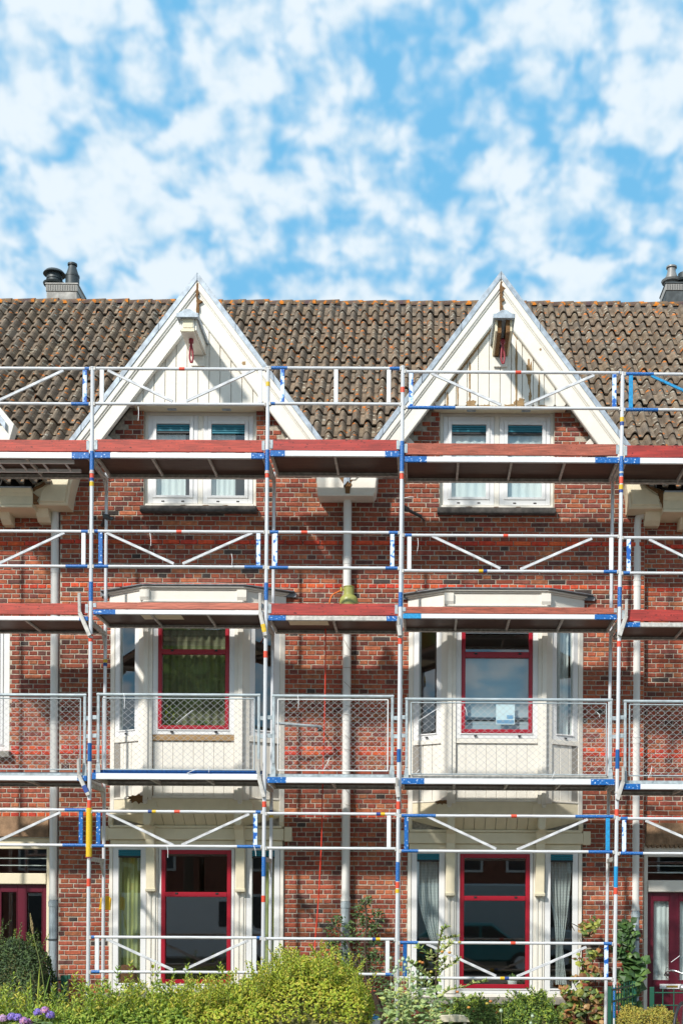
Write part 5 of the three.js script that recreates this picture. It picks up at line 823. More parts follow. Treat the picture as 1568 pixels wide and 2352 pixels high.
// ---------------------------------------------------------------- things on and about the scaffold
{ const y = aY(2, 1415) - 0.004, c = at(801, 1380, 0.72), k = (DIST - 0.72) / FOC, top = vy(801, 1347, 0.72);
  const prof = [[0.0, 0], [0.105, 0], [0.118, 0.012], [0.122, 0.05], [0.122, top - y - 0.20], [0.112, top - y - 0.155], [0.085, top - y - 0.125], [0.05, top - y - 0.112], [0.0, top - y - 0.11]].map(([r, h]) => new THREE.Vector2(r, h));
  const G = thing('gas_bottle', 'olive green gas bottle standing on the scaffold platform', 'gas bottle', [c.x, y, 0.72]);
  part('tank', new THREE.LatheGeometry(prof, 28).translate(c.x, y, 0.72), M.gas, G);
  const cg = []; for (let i = 0; i < 20; i++) { const a0 = i / 20 * Math.PI * 2, a1 = (i + 1) / 20 * Math.PI * 2; if (i === 12 || i === 13 || i === 9) continue; const P = (a) => [Math.cos(a) * 0.066, Math.sin(a) * 0.066]; const [x0, z0] = P(a0), [x1, z1] = P(a1); cg.push(bar(V(c.x + (x0 + x1) / 2, top - 0.125, 0.72 + (z0 + z1) / 2), V(c.x + (x0 + x1) / 2, top, 0.72 + (z0 + z1) / 2), 0.024, 0.024, 0.002)); }
  part('collar', [new THREE.CylinderGeometry(0.068, 0.068, 0.085, 28, 1, true).translate(c.x, top - 0.055, 0.72), new THREE.TorusGeometry(0.068, 0.006, 8, 28).rotateX(Math.PI / 2).translate(c.x, top - 0.008, 0.72), new THREE.CylinderGeometry(0.068, 0.07, 0.03, 28).translate(c.x, top - 0.11, 0.72)], M.gas, G);
  part('valve', [tube(V(c.x, top - 0.1, 0.72), V(c.x, top - 0.03, 0.72), 0.018, 10), tube(V(c.x - 0.10, top - 0.045, 0.74), V(c.x, top - 0.045, 0.73), 0.013, 8), tube(V(c.x - 0.095, top - 0.07, 0.74), V(c.x - 0.095, top - 0.02, 0.74), 0.022, 10)], M.brass, G);
  const hp = [V(c.x - 0.1, top - 0.055, 0.74), at(775, 1360, 0.75), at(764, 1366, 0.76), at(758, 1378, 0.78), at(756, 1392, 0.8), at(752, 1404, 0.85)]; hp.push(V(hp[5].x + 0.02, y + 0.03, 0.9), V(hp[5].x + 0.14, y + 0.014, 0.95));
  single('gas_hose', 'orange rubber hose curling down from the gas bottle valve', 'hose', new THREE.TubeGeometry(new THREE.CatmullRomCurve3(hp), 40, 0.009, 8), M.hose);
  const rp = [[747.5, 1444, 0.60], [747, 1560, 0.60], [745, 1660, 0.6], [742, 1760, 0.6], [740, 1860, 0.6], [738, 1940, 0.6], [734, 2020, 0.6], [729, 2100, 0.6], [723, 2176, 0.62], [728, 2215, 0.9], [745, 2228, 1.2], [752, 2240, 1.3]].map((p) => at(...p)); rp[0].y = aY(2, 1426) + 0.03;
  single('red_rope', 'thin red rope hanging from the platform down into the garden', 'rope', new THREE.TubeGeometry(new THREE.CatmullRomCurve3(rp), 60, 0.0085, 7), M.rope);
  const yb = px([[227, 2090], [232, 2063], [236, 2058], [250, 2058], [256, 2064], [254, 2091], [240, 2089]], 0.40);
  single('yellow_sleeve', 'yellow plastic sleeve tied behind a scaffold standard beside the brick pier', 'sleeve', slab(yb.reverse(), 0.375, 0.40, 0.008), M.yellowBag);
  const r = rng(4); const dr = (u, v, z) => at(u, v, z);
  const W = thing('dead_creeper', 'dry dark creeper stems wound around the white drainpipe between the bays', 'creeper', [dr(800, 2100, 0.16).x, 0.0, 0.16]);
  for (let k = 0; k < 11; k++) { const v0 = 1450 + k * 38 + r() * 20, pts = []; let u = 786 + r() * 8, v = v0; for (let i = 0; i < 7; i++) { pts.push(at(u, v, (u > 786 && u < 810 ? 0.155 : 0.03) + r() * 0.008)); u += 4 + r() * 5; v += (k % 3 === 0 ? 7 : 1.5) + r() * 4 - 1.5; } part('stem', new THREE.TubeGeometry(new THREE.CatmullRomCurve3(pts), 22, 0.0022, 4), M.rot, W); }
  { const pts = []; for (let i = 0; i < 20; i++) pts.push(at(812 + Math.sin(i * 1.7) * 3 + r() * 3, 1540 + i * 30, 0.02 + r() * 0.01)); pts.push(at(815, 2250, 0.05)); part('stem', new THREE.TubeGeometry(new THREE.CatmullRomCurve3(pts), 90, 0.003, 4), M.rot, W); }
}

// ---------------------------------------------------------------- plants
function leafGeo(L, W, fold = 0.18, droop = 0.15, lobes = 0) {
  const pos = [], m = -W * fold, P = [[0, 0, 0], [-W * 0.36, L * 0.22, m * 0.8], [-W / 2, L * 0.48, m], [-W * 0.3, L * 0.78, m * 0.7 - L * droop * 0.4], [0, L, -L * droop], [W * 0.3, L * 0.78, m * 0.7 - L * droop * 0.4], [W / 2, L * 0.48, m], [W * 0.36, L * 0.22, m * 0.8]], C = [0, L * 0.5, L * 0.02];
  if (lobes) { P[2][0] *= 1.25; P[6][0] *= 1.25; P[3][1] *= 0.92; P[5][1] *= 0.92; P[1][0] *= 1.25; P[7][0] *= 1.25; P[1][1] = L * 0.06; P[7][1] = L * 0.06; }
  for (let i = 0; i < 8; i++) pos.push(...C, ...P[(i + 1) % 8], ...P[i]);
  const g = new THREE.BufferGeometry(); g.setAttribute('position', new THREE.Float32BufferAttribute(pos, 3)); g.computeVertexNormals(); return uvBox(g);
}
const leafMat = (rough = 0.7, tr = 0.3) => phys([1, 1, 1], rough, { transmission: tr, thickness: 0, side: THREE.DoubleSide });
const LEAF = leafMat(0.75, 0.32), LEAFG = leafMat(0.55, 0.22);
const woodMat = std([0.09, 0.06, 0.04], 0.9, { map: scaled(texWood, 6) }), greenStem = std([0.16, 0.20, 0.05], 0.7), paleStem = std([0.30, 0.34, 0.16], 0.7), oldWood = std([0.13, 0.085, 0.055], 0.95, { map: scaled(texWood, 3), bumpMap: scaled(texRough, 8), bumpScale: 0.02 });
// leaves: list of { p, d (direction of the leaf), n (roughly up side), s, c }
function foliage(list, geo, mat, parent, name = 'foliage') {
  const im = new THREE.InstancedMesh(geo, mat, list.length), m = new THREE.Matrix4(), X = V(), Y = V(), Z = V(), c = new THREE.Color(), org = orgOf(parent);
  list.forEach((l, i) => { Y.copy(l.d).normalize(); X.crossVectors(Y, l.n); if (X.lengthSq() < 1e-5) X.set(1, 0, 0); X.normalize(); Z.crossVectors(X, Y); m.makeBasis(X.multiplyScalar(l.s), Y.clone().multiplyScalar(l.s), Z.multiplyScalar(l.s)); m.setPosition(l.p.x - org.x, l.p.y - org.y, l.p.z - org.z); im.setMatrixAt(i, m); im.setColorAt(i, c.setRGB(...l.c)); });
  im.name = name; im.castShadow = im.receiveShadow = true; im.userData = { kind: 'stuff' }; parent.add(im); return im;
}
const pick = (r, pal, j = 0.25) => { const c = pal[Math.floor(r() * pal.length)], k = 1 - j / 2 + r() * j; return [c[0] * k, c[1] * k, c[2] * k]; };
const rv = (r) => { const a = r() * 2 * Math.PI, z = r() * 2 - 1, q = Math.sqrt(1 - z * z); return V(q * Math.cos(a), z, q * Math.sin(a)); };
const GOLD = [[0.46, 0.52, 0.03], [0.40, 0.50, 0.03], [0.54, 0.55, 0.05], [0.28, 0.40, 0.03], [0.60, 0.52, 0.07]], PRIV = [[0.32, 0.44, 0.04], [0.25, 0.38, 0.035], [0.42, 0.50, 0.06], [0.16, 0.28, 0.03]], DARK = [[0.05, 0.10, 0.025], [0.07, 0.13, 0.03], [0.035, 0.07, 0.02], [0.10, 0.17, 0.035]], MID = [[0.09, 0.18, 0.03], [0.13, 0.23, 0.04], [0.07, 0.14, 0.03], [0.17, 0.27, 0.05]], BLUEG = [[0.32, 0.45, 0.16], [0.40, 0.50, 0.18], [0.26, 0.38, 0.15], [0.48, 0.54, 0.16]];
// clipped bush: heights along x, between two depths
function bushMass(T, r, x0, x1, top, z0, z1, n, geo, pal, o = {}) {
  const list = [], zm = (z0 + z1) / 2, hz = (z1 - z0) / 2, low = o.low ?? 0.35;
  const surf = (x, a) => { const t = top(x), e = Math.min(1, Math.min(x - x0, x1 - x) / 0.25 + 0.15), h = t - low; return { y: low + h * Math.pow(Math.abs(Math.cos(a)), 0.55) * 1.0, z: zm + hz * Math.sign(Math.sin(a)) * Math.pow(Math.abs(Math.sin(a)), 0.45) * Math.min(1, e + 0.3) }; };
  for (let i = 0; i < n; i++) {
    const x = mixf(x0, x1, r()), a = mixf(-0.9, 1.5, r()), s = surf(x, a), bump = pn(x * 3.1 + 3, s.y * 4 + s.z * 3) * 0.07 + pn(x * 8 + 1, s.y * 8 + s.z * 7) * 0.05, inn = -Math.pow(r(), 2.2) * 0.12 + bump;
    const nrm = V((r() - 0.5) * 0.3, Math.cos(a), Math.sin(a)).normalize(), p = V(x, s.y, s.z).addScaledVector(nrm, inn), d = nrm.clone().multiplyScalar(0.55).add(rv(r)).add(V(0, 0.25, 0));
    list.push({ p, d, n: nrm.clone().add(rv(r).multiplyScalar(0.6)), s: 0.75 + r() * 0.5, c: pick(r, pal) });
  }
  foliage(list, geo, o.mat ?? LEAF, T);
  // dense twiggy heart
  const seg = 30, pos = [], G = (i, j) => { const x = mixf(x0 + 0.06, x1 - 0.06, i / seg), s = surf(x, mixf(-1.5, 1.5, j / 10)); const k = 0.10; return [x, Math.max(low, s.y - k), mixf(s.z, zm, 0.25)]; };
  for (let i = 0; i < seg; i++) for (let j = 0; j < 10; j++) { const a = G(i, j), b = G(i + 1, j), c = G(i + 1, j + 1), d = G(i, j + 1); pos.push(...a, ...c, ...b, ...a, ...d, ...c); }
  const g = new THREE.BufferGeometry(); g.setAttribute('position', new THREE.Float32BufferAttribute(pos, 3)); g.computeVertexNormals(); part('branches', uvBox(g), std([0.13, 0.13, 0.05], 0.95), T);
  part('trunk', [0.2, 0.5, 0.8].map((f) => tube(V(mixf(x0, x1, f), -0.02, zm), V(mixf(x0, x1, f) + 0.03, low + 0.12, zm), 0.02, 7)), woodMat, T);
}
// upright shoot with pairs of leaves
function shoot(list, stems, r, p, h, lean, sp, ls, pal) {
  const top = p.clone().add(V(lean.x * h, h, lean.z * h)), mid = p.clone().lerp(top, 0.5).add(V(-lean.x * h * 0.18, 0.02, 0)), cv = new THREE.CatmullRomCurve3([p, mid, top]); stems.push(new THREE.TubeGeometry(cv, 6, 0.0028, 4));
  const n = Math.max(2, Math.round(h / sp)); let az = r() * 6;
  for (let i = 1; i <= n; i++) { const t = i / n, q = cv.getPoint(t), tg = cv.getTangent(t); az += 1.57 + (r() - 0.5) * 0.5; for (const k of [0, Math.PI]) { const o = V(Math.cos(az + k), 0, Math.sin(az + k)); list.push({ p: q, d: o.clone().add(tg.clone().multiplyScalar(0.7 + t * 0.8)), n: tg.clone().sub(o.clone().multiplyScalar(0.6)), s: ls * (0.7 + r() * 0.5) * (i === n ? 0.75 : 1), c: pick(r, pal) }); } }
}
const piece = (pts) => (x) => { for (let i = 0; i < pts.length - 1; i++) if (x <= pts[i + 1][0]) return mixf(pts[i][1], pts[i + 1][1], clamp((x - pts[i][0]) / (pts[i + 1][0] - pts[i][0]))); return pts[pts.length - 1][1]; };
const prof = (list, z) => list.map(([u, v]) => { const p = at(u, v, z); return [p.x, p.y]; });

{ // golden clipped hedge in the middle
  const r = rng(601), z = 2.1, P = prof([[360, 2335], [400, 2306], [440, 2286], [500, 2276], [560, 2266], [610, 2250], [640, 2224], [680, 2210], [730, 2210], [780, 2224], [820, 2246], [845, 2282], [856, 2314]], z), x0 = P[0][0], x1 = P[P.length - 1][0];
  const T = thing('hedge', 'golden green clipped hedge in front of the bare red brick strip', 'hedge', [(x0 + x1) / 2, 0, z]);
  const top = piece(P); bushMass(T, r, x0, x1, (x) => top(x) + pn(x * 4, 2.2) * 0.05 + pn(x * 13, 7.2) * 0.03, z - 0.42, z + 0.42, 15000, leafGeo(0.044, 0.022, 0.2, 0.2), GOLD, { low: 0.3 });
  const list = [], stems = []; for (let i = 0; i < 420; i++) { const x = mixf(x0 + 0.05, x1 - 0.05, r()), zz = z + (r() - 0.4) * 0.8; shoot(list, stems, r, V(x, top(x) - 0.05 - Math.abs(zz - z) * 0.2, zz), 0.07 + Math.pow(r(), 2.2) * 0.28, V((r() - 0.5) * 0.9, 0, (r() - 0.3) * 0.8), 0.026, 1.15, GOLD); }
  foliage(list, leafGeo(0.036, 0.018), LEAF, T, 'shoot_leaves'); const s = part('twig', stems, greenStem, T); s.userData.kind = 'stuff';
}
{ // loose privet with long shoots
  const r = rng(602), z = 2.2, P = prof([[-60, 2312], [60, 2322], [150, 2318], [220, 2310], [300, 2306], [380, 2302], [430, 2300], [470, 2322]], z), x0 = P[0][0], x1 = P[P.length - 1][0], top = piece(P);
  const T = thing('privet_bush', 'loose privet bush with long leafy shoots before the brick pier', 'bush', [(x0 + x1) / 2, 0, z]);
  bushMass(T, r, x0, x1, (x) => top(x) - 0.04 + pn(x * 5, 1.2) * 0.05, z - 0.4, z + 0.4, 5200, leafGeo(0.062, 0.024, 0.2, 0.2), PRIV, { low: 0.3 });
  const list = [], stems = [];
  for (let i = 0; i < 340; i++) { const x = mixf(x0 + 0.03, x1 - 0.03, r()), zz = z + (r() - 0.5) * 0.75; shoot(list, stems, r, V(x, top(x) - 0.16, zz), 0.14 + Math.pow(r(), 1.6) * 0.32, V((r() - 0.5) * 0.9, 0, (r() - 0.5) * 0.7), 0.042, 1.05, r() < 0.5 ? GOLD : PRIV); }
  for (const [u, v] of [[300, 2212], [272, 2222], [352, 2216], [365, 2226], [505, 2215], [528, 2232], [190, 2246], [175, 2238], [236, 2250], [150, 2262], [66, 2262], [32, 2240], [430, 2218], [460, 2240], [400, 2232]]) { const q = at(u, v, z + (r() - 0.5) * 0.4), b = V(q.x + (r() - 0.5) * 0.12, 0.62, q.z); shoot(list, stems, r, b, q.y - b.y, V((q.x - b.x) / (q.y - b.y), 0, 0), 0.05, 1.1, r() < 0.4 ? GOLD : PRIV); }
  foliage(list, leafGeo(0.064, 0.024, 0.2, 0.22), LEAF, T, 'shoot_leaves'); const s = part('twig', stems, greenStem, T); s.userData.kind = 'stuff';
}
{ // dark bush before the door
  const r = rng(603), z = 0.75, P = prof([[-90, 2170], [-30, 2150], [10, 2168], [50, 2160], [80, 2176], [105, 2210], [118, 2260]], z), x0 = P[0][0], x1 = P[P.length - 1][0], top = piece(P);
  const T = thing('door_bush', 'dark green bush growing in front of the maroon double glazed door', 'bush', [(x0 + x1) / 2, 0, z]);
  bushMass(T, r, x0, x1, (x) => top(x) + pn(x * 8, 4.2) * 0.05, z - 0.4, z + 0.4, 6500, leafGeo(0.042, 0.02), DARK, { low: 0.15 });
  const list = [], stems = []; for (let i = 0; i < 60; i++) { const x = mixf(x0, x1, r()); shoot(list, stems, r, V(x, top(x) - 0.08, z + (r() - 0.5) * 0.6), 0.1 + Math.pow(r(), 2) * 0.3, V((r() - 0.4) * 0.9, 0, (r() - 0.5) * 0.5), 0.03, 0.9, r() < 0.5 ? MID : PRIV); }
  foliage(list, leafGeo(0.040, 0.018), LEAF, T, 'shoot_leaves'); const s = part('twig', stems, woodMat, T); s.userData.kind = 'stuff';
}
{ // hydrangea
  const r = rng(604), T = thing('hydrangea', 'hydrangea with violet and pink flower heads among the privet shoots', 'flowers', [at(60, 2352, 2.75).x, 0, 2.75]);
  const heads = [[8, 2340, 0], [28, 2336, 1], [42, 2338, 1], [56, 2346, 2], [88, 2326, 1], [104, 2322, 2], [116, 2332, 1], [66, 2350, 2]], pal = [[[0.55, 0.35, 0.62], [0.62, 0.40, 0.55]], [[0.22, 0.16, 0.62], [0.32, 0.24, 0.72], [0.45, 0.30, 0.70]], [[0.62, 0.25, 0.55], [0.72, 0.38, 0.52], [0.50, 0.30, 0.68]]], fl = [], stems = [], lv = [];
  for (const [u, v, k] of heads) { const c = at(u, v, 2.6 + r() * 0.1); stems.push(tube(V(c.x + (r() - 0.5) * 0.1, 0, 2.6), c, 0.005, 6)); for (let i = 0; i < 170; i++) { const n = rv(r); if (n.y < -0.5) continue; const p = c.clone().addScaledVector(n, 0.044 + r() * 0.008), col = pick(r, pal[k]); for (let q = 0; q < 4; q++) { const t = V().crossVectors(n, V(0.3, 1, 0.2)).normalize().applyAxisAngle(n, q * Math.PI / 2 + i); fl.push({ p, d: t.clone().addScaledVector(n, 0.25), n, s: 0.8 + r() * 0.4, c: col }); } } for (let q = 0; q < 8; q++) lv.push({ p: c.clone().add(V((r() - 0.5) * 0.06, -0.06 - r() * 0.12, 0)), d: V(Math.cos(q * 0.8), 0.1, Math.sin(q * 0.8)), n: V(0, 1, 0), s: 0.8 + r() * 0.5, c: pick(r, MID) }); }
  foliage(fl, leafGeo(0.012, 0.013, 0.05, 0.1), LEAF, T, 'petals'); foliage(lv, leafGeo(0.11, 0.07, 0.15, 0.25), LEAF, T, 'foliage'); part('stem', stems, greenStem, T).userData.kind = 'stuff';
}
{ // tall grass stalk
  const z = 2.3, pts = [[95, 2360], [104, 2300], [98, 2240], [92, 2210], [84, 2175], [77, 2148], [74, 2130], [70, 2100]].map(([u, v]) => at(u, v, z)), T = thing('grass_stalk', 'tall grass stalk with a tan seed head above the privet', 'grass', [pts[0].x, 0, z]); pts[0].y = 0;
  part('stalk', new THREE.TubeGeometry(new THREE.CatmullRomCurve3(pts), 40, 0.0045, 6), greenStem, T);
  const r = rng(8), list = [], cv = new THREE.CatmullRomCurve3(pts.slice(-3)); for (let i = 0; i < 320; i++) { const t = r(), q = cv.getPoint(t), w = 0.012 * Math.sin(Math.PI * clamp(t * 0.95 + 0.05)); const o = rv(r).multiplyScalar(w); list.push({ p: q.add(o), d: V(o.x * 20, 1, o.z * 20), n: rv(r), s: 0.8 + r() * 0.5, c: pick(r, [[0.62, 0.48, 0.25], [0.72, 0.58, 0.34], [0.52, 0.40, 0.2]]) }); }
  foliage(list, leafGeo(0.02, 0.006), LEAF, T, 'seed_head');
  const bl = []; for (const [a, b, c, d] of [[86, 2330, 92, 2215], [98, 2310, 118, 2230], [70, 2340, 62, 2250], [76, 2340, 70, 2230]]) { const p = at(a, b, z), q = at(c, d, z + 0.05), g = leafGeo(1, 0.03, 0.3, 0.02); bl.push({ p, d: q.clone().sub(p), n: V(0.3, 0, 1), s: q.distanceTo(p), c: pick(r, PRIV) }); } foliage(bl, leafGeo(1, 0.035, 0.3, 0.05), LEAF, T, 'blades');
}
// pinnate or large leaved climber along given points
function climber(T, r, spots, geo, pal, per, spread, mat = LEAFG) { const list = []; for (const [u, v, z, n = per] of spots) for (let i = 0; i < n * 1.5; i++) { const p = at(u + (r() + r() - 1) * spread, v + (r() + r() - 1) * spread, z + (r() - 0.3) * 0.14), d = V((r() - 0.5) * 2.2, -0.8 + r() * 1.3, 0.1 + r() * 0.8); list.push({ p, d, n: V((r() - 0.5) * 1.4, 0.5 + r() * 0.6, 0.4 + r() * 0.8), s: 0.5 + r() * 0.7, c: pick(r, pal, 0.35) }); } foliage(list, geo, mat, T); }
{ // dark climber at the foot of the middle drainpipe
  const r = rng(605), T = thing('wisteria', 'dark green climber at the foot of the middle drainpipe', 'climber', [at(840, 2300, 0.35).x, 0, 0.35]), sp = [];
  for (const [u, v] of [[760, 2130], [775, 2112], [800, 2125], [822, 2100], [836, 2112], [830, 2085], [760, 2160], [790, 2155], [815, 2150], [845, 2140], [862, 2165], [870, 2200], [850, 2190], [825, 2185], [795, 2190], [770, 2180], [845, 2225], [870, 2240], [860, 2270], [885, 2260], [830, 2215], [885, 2300], [895, 2280], [870, 2310], [900, 2320], [870, 2100], [842, 2070], [838, 2120], [862, 2130]]) sp.push([u, v, 0.28, 30]);
  climber(T, r, sp, leafGeo(0.062, 0.026, 0.15, 0.2), DARK.concat([[0.08, 0.16, 0.03]]), 26, 17);
  const st = []; for (const a of [[[880, 2352], [862, 2300], [846, 2240], [838, 2180], [842, 2110], [838, 2075]], [[862, 2340], [846, 2290], [828, 2240], [812, 2200], [790, 2150], [765, 2125]], [[815, 2195], [836, 2230], [845, 2280], [876, 2352]]]) st.push(new THREE.TubeGeometry(new THREE.CatmullRomCurve3(a.map(([u, v]) => at(u, v, 0.4))), 30, 0.012, 7)); for (const g of st) part('stem', g, woodMat, T);
  const tr = [[884, 2420], [880, 2352], [868, 2320], [858, 2296], [852, 2280]].map(([u, v]) => at(u, v, 0.9)); tr[0].y = 0; part('trunk', [new THREE.TubeGeometry(new THREE.CatmullRomCurve3(tr), 20, 0.06, 9), new THREE.TubeGeometry(new THREE.CatmullRomCurve3([tr[1], at(876, 2300, 0.85), at(872, 2284, 0.84)]), 12, 0.03, 8)], oldWood, T);
}
{ // vine with brown and green leaves beside the lace curtained window
  const r = rng(606), T = thing('brown_vine', 'withering vine with brown and yellow leaves beside the lace curtains', 'vine', [at(1340, 2352, 0.3).x, 0, 0.3]), sp = [];
  for (const [u, v, n] of [[1340, 2125, 10], [1365, 2120, 14], [1350, 2140, 10], [1325, 2200, 5], [1350, 2215, 8], [1362, 2185, 7], [1345, 2240, 12], [1372, 2235, 10], [1318, 2248, 8], [1300, 2275, 16], [1320, 2285, 24], [1345, 2275, 22], [1370, 2290, 22], [1310, 2310, 26], [1335, 2315, 28], [1360, 2325, 28], [1300, 2335, 24], [1330, 2345, 28], [1380, 2320, 22], [1380, 2345, 22]]) sp.push([u, v, 0.28, n]);
  climber(T, r, sp, leafGeo(0.085, 0.085, 0.16, 0.25, 1), [[0.20, 0.085, 0.03], [0.34, 0.15, 0.04], [0.14, 0.21, 0.04], [0.26, 0.30, 0.05], [0.12, 0.17, 0.03], [0.08, 0.13, 0.03], [0.44, 0.26, 0.10], [0.36, 0.38, 0.06]], 10, 15);
  for (const a of [[[1352, 2400], [1345, 2330], [1335, 2260], [1330, 2200], [1345, 2140], [1362, 2115]], [[1370, 2390], [1372, 2300], [1362, 2230], [1356, 2180]], [[1340, 2300], [1318, 2260], [1310, 2230]], [[1330, 2130], [1312, 2122], [1318, 2138]]]) part('stem', new THREE.TubeGeometry(new THREE.CatmullRomCurve3(a.map(([u, v]) => at(u, v, 0.2))), 30, 0.006, 6), woodMat, T);
}
{ // big leaved vine on the drainpipe by the door
  const r = rng(607), T = thing('green_vine', 'large leaved green vine climbing the drainpipe by the maroon door', 'vine', [at(1445, 2352, 0.25).x, 0, 0.25]), sp = [];
  for (const [u, v, n] of [[1432, 2128, 8], [1445, 2122, 6], [1448, 2145, 8], [1428, 2150, 8], [1440, 2165, 10], [1425, 2185, 9], [1436, 2195, 10], [1450, 2205, 9], [1462, 2215, 9], [1470, 2200, 5], [1440, 2225, 10], [1455, 2235, 9], [1430, 2240, 9], [1466, 2240, 6], [1445, 2255, 9], [1462, 2268, 6], [1435, 2275, 9], [1450, 2290, 8], [1440, 2310, 8], [1458, 2310, 6], [1445, 2335, 8]]) sp.push([u, v, 0.2, n]);
  climber(T, r, sp, leafGeo(0.125, 0.125, 0.14, 0.25, 1), [[0.05, 0.12, 0.025], [0.07, 0.16, 0.03], [0.10, 0.20, 0.035], [0.04, 0.095, 0.025], [0.15, 0.26, 0.05], [0.06, 0.14, 0.03]], 8, 12);
  for (const a of [[[1448, 2420], [1446, 2340], [1440, 2260], [1446, 2190], [1438, 2130]], [[1440, 2280], [1456, 2230], [1468, 2205]]]) part('stem', new THREE.TubeGeometry(new THREE.CatmullRomCurve3(a.map(([u, v]) => at(u, v, 0.14))), 30, 0.008, 6), woodMat, T);
}
{ // bushes under the lace curtained window
  const r = rng(608);
  for (const [n, lab, list, z, pal, k] of [['window_bush', 'leafy green bush under the window with the red sash and notice free sill', [[1010, 2345], [1035, 2318], [1060, 2306], [1100, 2304], [1130, 2318], [1150, 2345]], 0.75, MID, 2600], ['sill_bush', 'green bush with two upright leaf sprays under the stone sill', [[1140, 2345], [1165, 2312], [1200, 2300], [1235, 2292], [1262, 2310], [1285, 2345]], 0.8, PRIV.concat(MID), 2800]]) {
    const P = prof(list, z), x0 = P[0][0], x1 = P[P.length - 1][0], top = piece(P), T = thing(n, lab, 'bush', [(x0 + x1) / 2, 0, z]); bushMass(T, r, x0, x1, (x) => top(x) + pn(x * 9, z) * 0.04, z - 0.3, z + 0.3, k, leafGeo(0.042, 0.02), pal, { low: 0.15 });
    const l = [], s = []; for (let i = 0; i < 120; i++) { const x = mixf(x0, x1, r()); shoot(l, s, r, V(x, top(x) - 0.08, z + (r() - 0.4) * 0.4), 0.08 + Math.pow(r(), 2) * 0.16, V((r() - 0.5) * 1.4, 0, 0.3), 0.026, 1.1, r() < 0.4 ? PRIV : pal); }
    if (n === 'sill_bush') for (const [u, v] of [[1186, 2288], [1232, 2290]]) { const q = at(u, v, z); shoot(l, s, r, V(q.x, q.y - 0.28, z), 0.28, V(0.05, 0, 0), 0.03, 1.4, MID); }
    foliage(l, leafGeo(0.042, 0.02), LEAF, T, 'shoot_leaves'); part('twig', s, greenStem, T).userData.kind = 'stuff';
  }
}
{ // low clipped golden box hedge by the gate
  const r = rng(609), z = 2.0, P = prof([[1418, 2345], [1428, 2322], [1450, 2314], [1490, 2316], [1520, 2314], [1542, 2324], [1552, 2345]], z), x0 = P[0][0], x1 = P[P.length - 1][0], top = piece(P), T = thing('box_hedge', 'low flat topped golden box hedge below the green garden fence', 'hedge', [(x0 + x1) / 2, 0, z]);
  bushMass(T, r, x0, x1, (x) => top(x) + pn(x * 11, 3) * 0.015, z - 0.28, z + 0.28, 3600, leafGeo(0.026, 0.015), [[0.42, 0.36, 0.04], [0.50, 0.42, 0.06], [0.30, 0.31, 0.04], [0.46, 0.34, 0.05]], { low: 0.1 });
}
